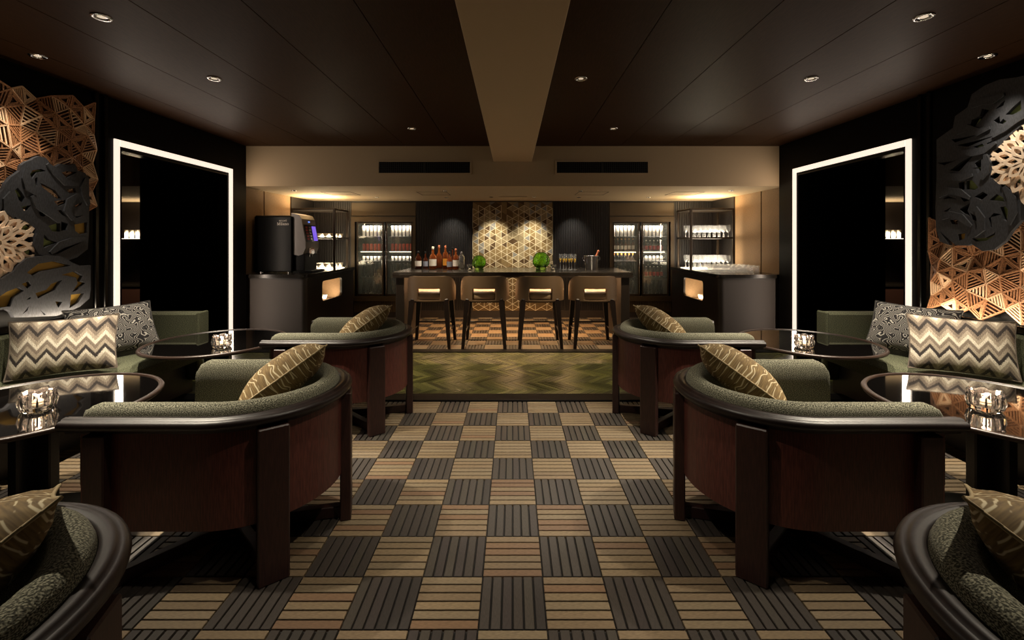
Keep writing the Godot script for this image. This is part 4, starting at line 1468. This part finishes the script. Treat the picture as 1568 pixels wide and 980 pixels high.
	part("cabinet_top", M.bar_top, k, s * 5.98, s * 7.42, 0.62, 0.65, 7.58, 8.29)

func cup(label: String, group: String) -> Node3D:
	var o := one("coffee_cup", label, "cup", group, [["bowl", [0.0, 0.0, 0.024, 0.0, 0.036, 0.035, 0.041, 0.075, 0.038, 0.075, 0.03, 0.02, 0.0, 0.012], M.porcelain, 14]])
	var st := nst()
	for i in 8:
		var a := -PI / 2 + PI * i / 8
		var b := -PI / 2 + PI * (i + 1) / 8
		tube(st, Vector3(0.036 + 0.022 * cos(a), 0.043 + 0.02 * sin(a), 0), Vector3(0.036 + 0.022 * cos(b), 0.043 + 0.02 * sin(b), 0), 0.004, -1.0, 6)
	obj("handle", st, M.porcelain, o)
	return o

func coffee_machine() -> void:
	var o := thing("coffee_machine", "tall black coffee machine with lit purple panel on the counter", "coffee machine", Vector3.ZERO)
	part("cabinet", M.black_plastic, o, -3.665, -3.13, 0.97, 1.76, 6.2, 6.72, 0.012)
	part("cabinet_lid", M.bronze, o, -3.655, -3.16, 1.76, 1.772, 6.22, 6.7, 0.004)
	for p in [[-3.6, 6.26], [-3.2, 6.26], [-3.6, 6.64], [-3.2, 6.64]]:
		var st := nst()
		tube(st, P(p[0], 0.95, p[1]), P(p[0], 0.972, p[1]), 0.022)
		obj("foot", st, M.chrome, o)
	# slanted dispensing head, traced from its side
	var head := PackedVector2Array()
	for q in [[446, 389], [457, 391.5], [464, 389], [468, 380], [468, 371], [461.5, 335], [458, 329], [446, 326]]:
		head.append(Vector2((q[0] - CX) / F * 6.24, EYE - (q[1] - HZ) / F * 6.24))
	var st := nst()
	slab(st, head, func(q: Vector2, w: float) -> Vector3: return P(q.x, q.y, w), 6.66, 6.24)
	obj("dispensing_head", st, M.machine_grey, o)
	var f0 := Vector2((461.5 - CX) / F * 6.24, EYE - (335.0 - HZ) / F * 6.24)
	var f1 := Vector2((468.0 - CX) / F * 6.24, EYE - (371.0 - HZ) / F * 6.24)
	var nn := Vector2(f0.y - f1.y, f1.x - f0.x).normalized()
	var fmap := func(q: Vector2, w: float) -> Vector3:
		var e := f0.lerp(f1, q.x) + nn * w
		return P(e.x, e.y, q.y)
	for p in [["screen_bezel", 0.24, 0.99, 6.27, 6.64, 0.006, M.black_plastic], ["display_light", 0.3, 0.94, 6.5, 6.62, 0.009, M.display_light], ["status_light", 0.09, 0.14, 6.43, 6.47, 0.006, M.button_light]]:
		st = nst()
		slab(st, PackedVector2Array([Vector2(p[1], p[3]), Vector2(p[2], p[3]), Vector2(p[2], p[4]), Vector2(p[1], p[4])]), fmap, 0.0, p[5])
		obj(p[0], st, p[6], o)
	for i in 5:
		for k in 2:
			st = nst()
			var a := 0.32 + i * 0.125
			var b := 6.3 + k * 0.09
			slab(st, PackedVector2Array([Vector2(a, b), Vector2(a + 0.08, b), Vector2(a + 0.08, b + 0.06), Vector2(a, b + 0.06)]), fmap, 0.004, 0.012)
			obj("drink_button", st, M.steel if k else M.can_red, o)
	st = nst()
	cbox(st, P(-2.965, 1.265, 6.4), Vector3(0.09, 0.1, 0.14), 0.02)
	tube(st, P(-2.955, 1.22, 6.36), P(-2.955, 1.18, 6.36), 0.012)
	tube(st, P(-2.955, 1.22, 6.44), P(-2.955, 1.18, 6.44), 0.012)
	obj("spout", st, M.chrome, o)
	part("back_column", M.black_plastic, o, -3.13, -2.98, 0.97, 1.23, 6.26, 6.66, 0.006)
	part("drip_tray", M.black_plastic, o, -3.13, -2.87, 0.952, 0.985, 6.24, 6.68, 0.005)
	part("drip_grid", M.steel, o, -2.97, -2.88, 0.985, 0.99, 6.28, 6.64)
	var font := SystemFont.new()
	font.font_names = PackedStringArray(["Droid Sans"])
	var it := SystemFont.new()
	it.font_names = PackedStringArray(["Droid Serif"])
	it.font_italic = true
	for q in [["NESCAFÉ", font, 0.028, 1.695], ["Milano", it, 0.05, 1.65]]:
		var t := TextMesh.new()
		t.text = q[0]
		t.font = q[1]
		t.font_size = 32
		t.pixel_size = q[2] / 32.0
		t.depth = 0.002
		var mi := MeshInstance3D.new()
		mi.name = "lettering"
		mi.mesh = t
		mi.material_override = M.label_white
		o.add_child(mi, true)
		mi.position = P(-3.255, q[3], 6.1985)

# ------------------------------------------------------------------ bar, stools and what stands on the bar
func bar() -> void:
	var b := thing("bar_table", "long dark bar table with slab ends in front of the golden mosaic", "bar table", Vector3.ZERO)
	part("bar_top", M.bar_top, b, -1.65, 1.65, 0.935, 0.98, 6.0, 7.1, 0.005)
	part("front_lip", M.bar_body, b, -1.65, 1.65, 0.905, 0.935, 6.0, 6.03)
	for s in [-1, 1]:
		part("end_panel", M.bar_body, b, s * 1.5, s * 1.62, 0.0, 0.935, 6.06, 7.04, 0.006)
	part("rear_apron", M.bar_body, b, -1.5, 1.5, 0.84, 0.935, 7.0, 7.03)
	var lc := Color(1.0, 0.78, 0.55)
	for d in [6.2, 6.85]:
		part("under_lamp", M.led_lamp, b, -1.4, 1.4, 0.926, 0.935, d, d + 0.03)
		area(b, P(0, 0.92, d + 0.015), Vector3.DOWN, Vector3.RIGHT, Vector2(2.8, 0.03), 4.4, lc)
	var first: Node3D
	for k in 4:
		var x: float = [-1.1, -0.375, 0.365, 1.085][k]
		var which: String = ["before the whisky bottles, beside the bar end", "before the green vase nearer the whisky bottles", "before the green vase nearer the champagne flutes", "before the ice bucket, beside the bar end"][k]
		var label := "taupe leather bar stool with window back, " + which
		if k == 0: first = make_stool(label)
		else: dup(first, P(x, 0, 5.98), 0.0, label)
		if k == 0: first.position = P(x, 0, 5.98)
	bar_goods()

func make_stool(label: String) -> Node3D:
	var o := thing("bar_stool", label, "bar stool", Vector3.ZERO, 0.0, "bar stools")
	# local +z faces the camera (the back of the stool)
	var NU := 40
	var NV := 20
	var y0 := 0.615
	var y1 := 0.945
	var wide := 1.38
	var pos := func(i: float, j: float, r: float) -> Vector3:
		var t := (i / NU * 2 - 1) * wide
		var f := j / NV
		var lean := 0.03 * f
		var e := absf(i / NU * 2 - 1)
		var top := y1 - 0.14 * pow(maxf(0.0, (e - 0.5) / 0.5), 2.4)
		var y := lerpf(y0, top, f)
		return Vector3(sin(t) * r, y, cos(t) * (r * 0.86 + lean) - 0.02)
	var solid := func(i: int, j: int) -> bool:
		if i < 0 or j < 0 or i >= NU or j >= NV: return false
		return not (absf(i + 0.5 - NU / 2.0) < 7.1 and j >= 1 and j < 10)
	var st := nst()
	var R := 0.335
	var Q := 0.295
	for i in NU:
		for j in NV:
			if not solid.call(i, j): continue
			st.set_smooth_group(1)
			quad(st, pos.call(i, j, R), pos.call(i + 1, j, R), pos.call(i + 1, j + 1, R), pos.call(i, j + 1, R))
			st.set_smooth_group(2)
			quad(st, pos.call(i + 1, j, Q), pos.call(i, j, Q), pos.call(i, j + 1, Q), pos.call(i + 1, j + 1, Q))
			st.set_smooth_group(-1)
			if not solid.call(i - 1, j): quad(st, pos.call(i, j, Q), pos.call(i, j, R), pos.call(i, j + 1, R), pos.call(i, j + 1, Q))
			if not solid.call(i + 1, j): quad(st, pos.call(i + 1, j, R), pos.call(i + 1, j, Q), pos.call(i + 1, j + 1, Q), pos.call(i + 1, j + 1, R))
			if not solid.call(i, j + 1): quad(st, pos.call(i, j + 1, R), pos.call(i + 1, j + 1, R), pos.call(i + 1, j + 1, Q), pos.call(i, j + 1, Q))
			if not solid.call(i, j - 1): quad(st, pos.call(i, j, Q), pos.call(i + 1, j, Q), pos.call(i + 1, j, R), pos.call(i, j, R))
	obj("backrest", st, M.stool_leather, o)
	# seat pad with rolled edge
	st = nst()
	var cols := []
	for i in 36:
		var a := TAU * i / 36
		var u := Vector3(signf(cos(a)) * pow(absf(cos(a)), 0.7) * 0.27, 0, signf(sin(a)) * pow(absf(sin(a)), 0.7) * 0.26 - 0.03)
		var c := []
		for q in [[0.96, 0.64], [1.0, 0.66], [1.0, 0.7], [0.97, 0.725], [0.88, 0.738], [0.0, 0.742]]: c.append(Vector3(u.x * q[0], q[1], u.z * q[0]))
		cols.append(c)
	surf(st, cols, true, false, 1)
	obj("seat_pad", st, M.stool_seat, o)
	st = nst()
	cbox(st, Vector3(0, 0.62, -0.02), Vector3(0.5, 0.05, 0.46), 0.01)
	obj("seat_frame", st, M.stool_leg, o)
	var tops := {}
	for x in [-1, 1]:
		for z in [-1, 1]:
			st = nst()
			var a := Vector3(x * 0.225, 0.62, z * 0.23 - 0.01)
			var b := Vector3(x * 0.275, 0.0, z * 0.285 - 0.005)
			var rows := []
			for q in [[-1, -1], [-1, 1], [1, 1], [1, -1]]:
				rows.append([b + Vector3(q[0] * 0.019, 0, q[1] * 0.019), a.lerp(b, 0.5) + Vector3(q[0] * 0.026, 0, q[1] * 0.026), a + Vector3(q[0] * 0.034, 0, q[1] * 0.034)])
			rows.reverse()
			surf(st, rows, true, false, -1)
			obj("leg", st, M.stool_leg, o)
	st = nst()
	tube(st, Vector3(-0.255, 0.26, -0.255), Vector3(0.255, 0.26, -0.255), 0.012)
	obj("footrest", st, M.stool_leg, o)
	for x in [-1, 1]:
		st = nst()
		tube(st, Vector3(x * 0.255, 0.2, -0.26), Vector3(x * 0.255, 0.2, 0.25), 0.009)
		obj("stretcher", st, M.stool_leg, o)
	return o

func bottle(px: float, d: float, h: float, r: float, m: Material, label: String, lab: Material, cap: Material, shoulder := 0.58) -> void:
	var o := thing("spirit_bottle", label, "bottle", P((px - CX) / F * d, 0.98, d), 0.0, "bottles on the bar")
	var sh := h * shoulder
	var st := nst()
	lathe(st, prof([0.0, 0.0, r * 0.92, 0.001, r, 0.008, r, sh, r * 0.8, sh + h * 0.08, r * 0.36, sh + h * 0.17, r * 0.3, h * 0.9, r * 0.22, h * 0.9, r * 0.22, sh + h * 0.17, r * 0.7, sh + h * 0.06, r * 0.88, sh - 0.01, r * 0.88, 0.014, 0.0, 0.012]), 20)
	obj("glass_body", st, m, o)
	st = nst()
	lathe(st, prof([r * 0.34, h * 0.88, r * 0.36, h * 0.89, r * 0.36, h * 0.985, r * 0.3, h, 0.0, h]), 14)
	obj("cap", st, cap, o)
	if lab:
		st = nst()
		lathe(st, prof([r * 1.012, h * 0.16, r * 1.012, h * 0.45]), 20)
		obj("paper_label", st, lab, o)

func bar_goods() -> void:
	var z := 6.62
	bottle(640.4, 6.75, 0.275, 0.05, M.brown_glass, "whisky bottle with white label at the end of the bottle row", M.label_white, M.cap_black)
	bottle(651.4, 6.72, 0.27, 0.038, M.brown_glass, "slim dark bottle with grey label second in the row", M.label_grey, M.cap_black, 0.5)
	bottle(662.7, z, 0.345, 0.055, M.amber_glass, "amber whisky bottle with round cork stopper and white label", M.label_white, M.wax, 0.52)
	bottle(672.3, 6.85, 0.365, 0.05, M.amber_glass, "tall amber bottle behind the cork stoppered bottle", null, M.foil_rose, 0.5)
	bottle(682.0, 6.7, 0.36, 0.042, M.amber_glass, "tall bottle with golden label and copper neck", M.label_gold, M.foil_rose, 0.6)
	bottle(688.3, 6.58, 0.27, 0.042, M.amber_glass, "small bottle with grey label before the copper necked bottle", M.label_grey, M.cap_black, 0.5)
	bottle(693.2, 6.88, 0.34, 0.036, M.brown_glass, "slender dark bottle at the back of the row", null, M.cap_black, 0.45)
	bottle(698.0, 6.6, 0.315, 0.046, M.amber_glass, "rosy amber bottle with white label and pink neck", M.label_white, M.foil_rose, 0.55)
	bottle(706.8, 6.58, 0.27, 0.047, M.crystal, "clear glass spirit bottle at the vase end of the row", null, M.steel, 0.68)
	# green bubble vases
	for k in 2:
		var px: float = [733.5, 828.5][k]
		var r: float = [0.105, 0.128][k]
		var o := thing("green_vase", "round green glass vase beside the %s" % ["whisky bottles", "champagne flutes"][k], "vase", P((px - CX) / F * 6.5, 0.98, 6.5), 0.3 + k, "green vases on the bar")
		var st := nst()
		var rows := []
		for j in 28:
			var a := TAU * j / 28
			var row := []
			for q in [[0.0, 0.0], [0.6, 0.004], [0.68, 0.1], [0.52, 0.25], [0.75, 0.42], [0.96, 0.75], [1.0, 1.1], [0.93, 1.5], [0.7, 1.85], [0.45, 2.02], [0.36, 2.06], [0.34, 2.0], [0.62, 1.8], [0.84, 1.48], [0.91, 1.1], [0.87, 0.76], [0.66, 0.45], [0.0, 0.36]]:
				var rr: float = r * q[0] * (1.0 + 0.035 * sin(a * 7 + q[1] * 4))
				row.append(Vector3(rr * cos(a), r * q[1], rr * sin(a)))
			rows.append(row)
		surf(st, rows, true, false, 1)
		obj("glass_body", st, M.green_glass, o)
	for k in 2:
		var px: float = [719.5, 847.5][k]
		var o := thing("bar_tealight", "small glass tealight on the bar beside the green vase near the %s" % ["whisky bottles", "champagne flutes"][k], "candle holder", P((px - CX) / F * 6.42, 0.98, 6.42), 0.0, "tealights on the bar")
		var st := nst()
		lathe(st, prof([0.0, 0.0, 0.036, 0.0, 0.046, 0.085, 0.042, 0.085, 0.033, 0.01, 0.0, 0.008]), 16)
		obj("glass_cup", st, M.crystal, o)
		st = nst()
		lathe(st, prof([0.0, 0.009, 0.028, 0.009, 0.03, 0.03, 0.0, 0.03]), 12)
		obj("candle", st, M.wax, o)
		st = nst()
		lathe(st, prof([0.0, 0.033, 0.004, 0.037, 0.004, 0.043, 0.0, 0.055]), 8)
		obj("flame", st, M.flame_glow, o)
	for i in 6:
		var px := 858.0 + i * 4.3
		put("flute", func():
			return one("champagne_flute", "champagne flute filled with golden wine on the bar", "flute", "champagne flutes on the bar", [["foot", [0.028, 0.0, 0.027, 0.002, 0.004, 0.006, 0.003, 0.1], M.glass_ware, 14], ["bowl", [0.003, 0.1, 0.017, 0.125, 0.021, 0.165, 0.019, 0.235], M.glass_ware, 14], ["wine", [0.0, 0.103, 0.014, 0.126, 0.018, 0.165, 0.0, 0.166], M.wine, 14]]), P((px - CX) / F * 6.6, 0.98, 6.6 - 0.05 * (i % 2)))
	var ib := thing("ice_bucket", "polished steel ice bucket on the bar", "ice bucket", P((905.5 - CX) / F * 6.6, 0.98, 6.6))
	var st := nst()
	lathe(st, prof([0.0, 0.0, 0.088, 0.0, 0.092, 0.006, 0.112, 0.2, 0.116, 0.206, 0.112, 0.21, 0.106, 0.204, 0.086, 0.012, 0.0, 0.012]), 32)
	obj("bucket", st, M.steel, ib)
	for s in [-1, 1]:
		st = nst()
		for i in 8:
			var a := -PI / 2 + PI * i / 8
			var b := a + PI / 8
			tube(st, Vector3(s * (0.106 + 0.025 * cos(a)), 0.165 + 0.025 * sin(a), 0), Vector3(s * (0.106 + 0.025 * cos(b)), 0.165 + 0.025 * sin(b), 0), 0.006, -1.0, 6)
		obj("ring_handle", st, M.steel, ib)
	var bo := thing("chilled_bottle", "champagne bottle with rose foil leaning in the ice bucket", "bottle", P((905.5 - CX) / F * 6.6 - 0.01, 0.995, 6.6))
	bo.rotation.z = -0.42
	st = nst()
	lathe(st, prof([0.0, 0.0, 0.036, 0.002, 0.04, 0.01, 0.04, 0.13, 0.018, 0.2, 0.014, 0.22]), 16)
	obj("glass_body", st, M.dark_bottle, bo)
	st = nst()
	lathe(st, prof([0.0185, 0.198, 0.016, 0.23, 0.0145, 0.275, 0.018, 0.28, 0.018, 0.296, 0.0, 0.303]), 14)
	obj("foil", st, M.foil_rose, bo)

func details() -> void:
	# air grilles in the bulkhead
	for s in [-1, 1]:
		var x: float = -1.19 if s < 0 else 1.21
		var o := thing("air_grille", "dark slotted air grille in the bulkhead, %s" % ("coffee machine side" if s < 0 else "wine glass side"), "air grille", Vector3.ZERO)
		var y := EYE + (HZ - 256.5) / F * ZB
		var d := ZB - 0.001
		part("backing", M.groove, o, x - 0.615, x + 0.615, y - 0.075, y + 0.075, d - 0.002, d)
		var st := nst()
		lim(st, x - 0.635, x + 0.635, y + 0.075, y + 0.095, d - 0.012, d)
		lim(st, x - 0.635, x + 0.635, y - 0.095, y - 0.075, d - 0.012, d)
		lim(st, x - 0.635, x - 0.615, y - 0.075, y + 0.075, d - 0.012, d)
		lim(st, x + 0.615, x + 0.635, y - 0.075, y + 0.075, d - 0.012, d)
		obj("frame", st, M.beige_paint, o)
		st = nst()
		for i in 44: lim(st, x - 0.602 + i * 0.028 - 0.003, x - 0.602 + i * 0.028 + 0.003, y - 0.075, y + 0.075, d - 0.01, d - 0.002)
		for i in 5: lim(st, x - 0.615, x + 0.615, y - 0.05 + i * 0.025 - 0.002, y - 0.05 + i * 0.025 + 0.002, d - 0.009, d - 0.003)
		lim(st, x - 0.008, x + 0.008, y - 0.075, y + 0.075, d - 0.012, d - 0.002)
		obj("slats", st, M.grille, o).set_meta("kind", "stuff")
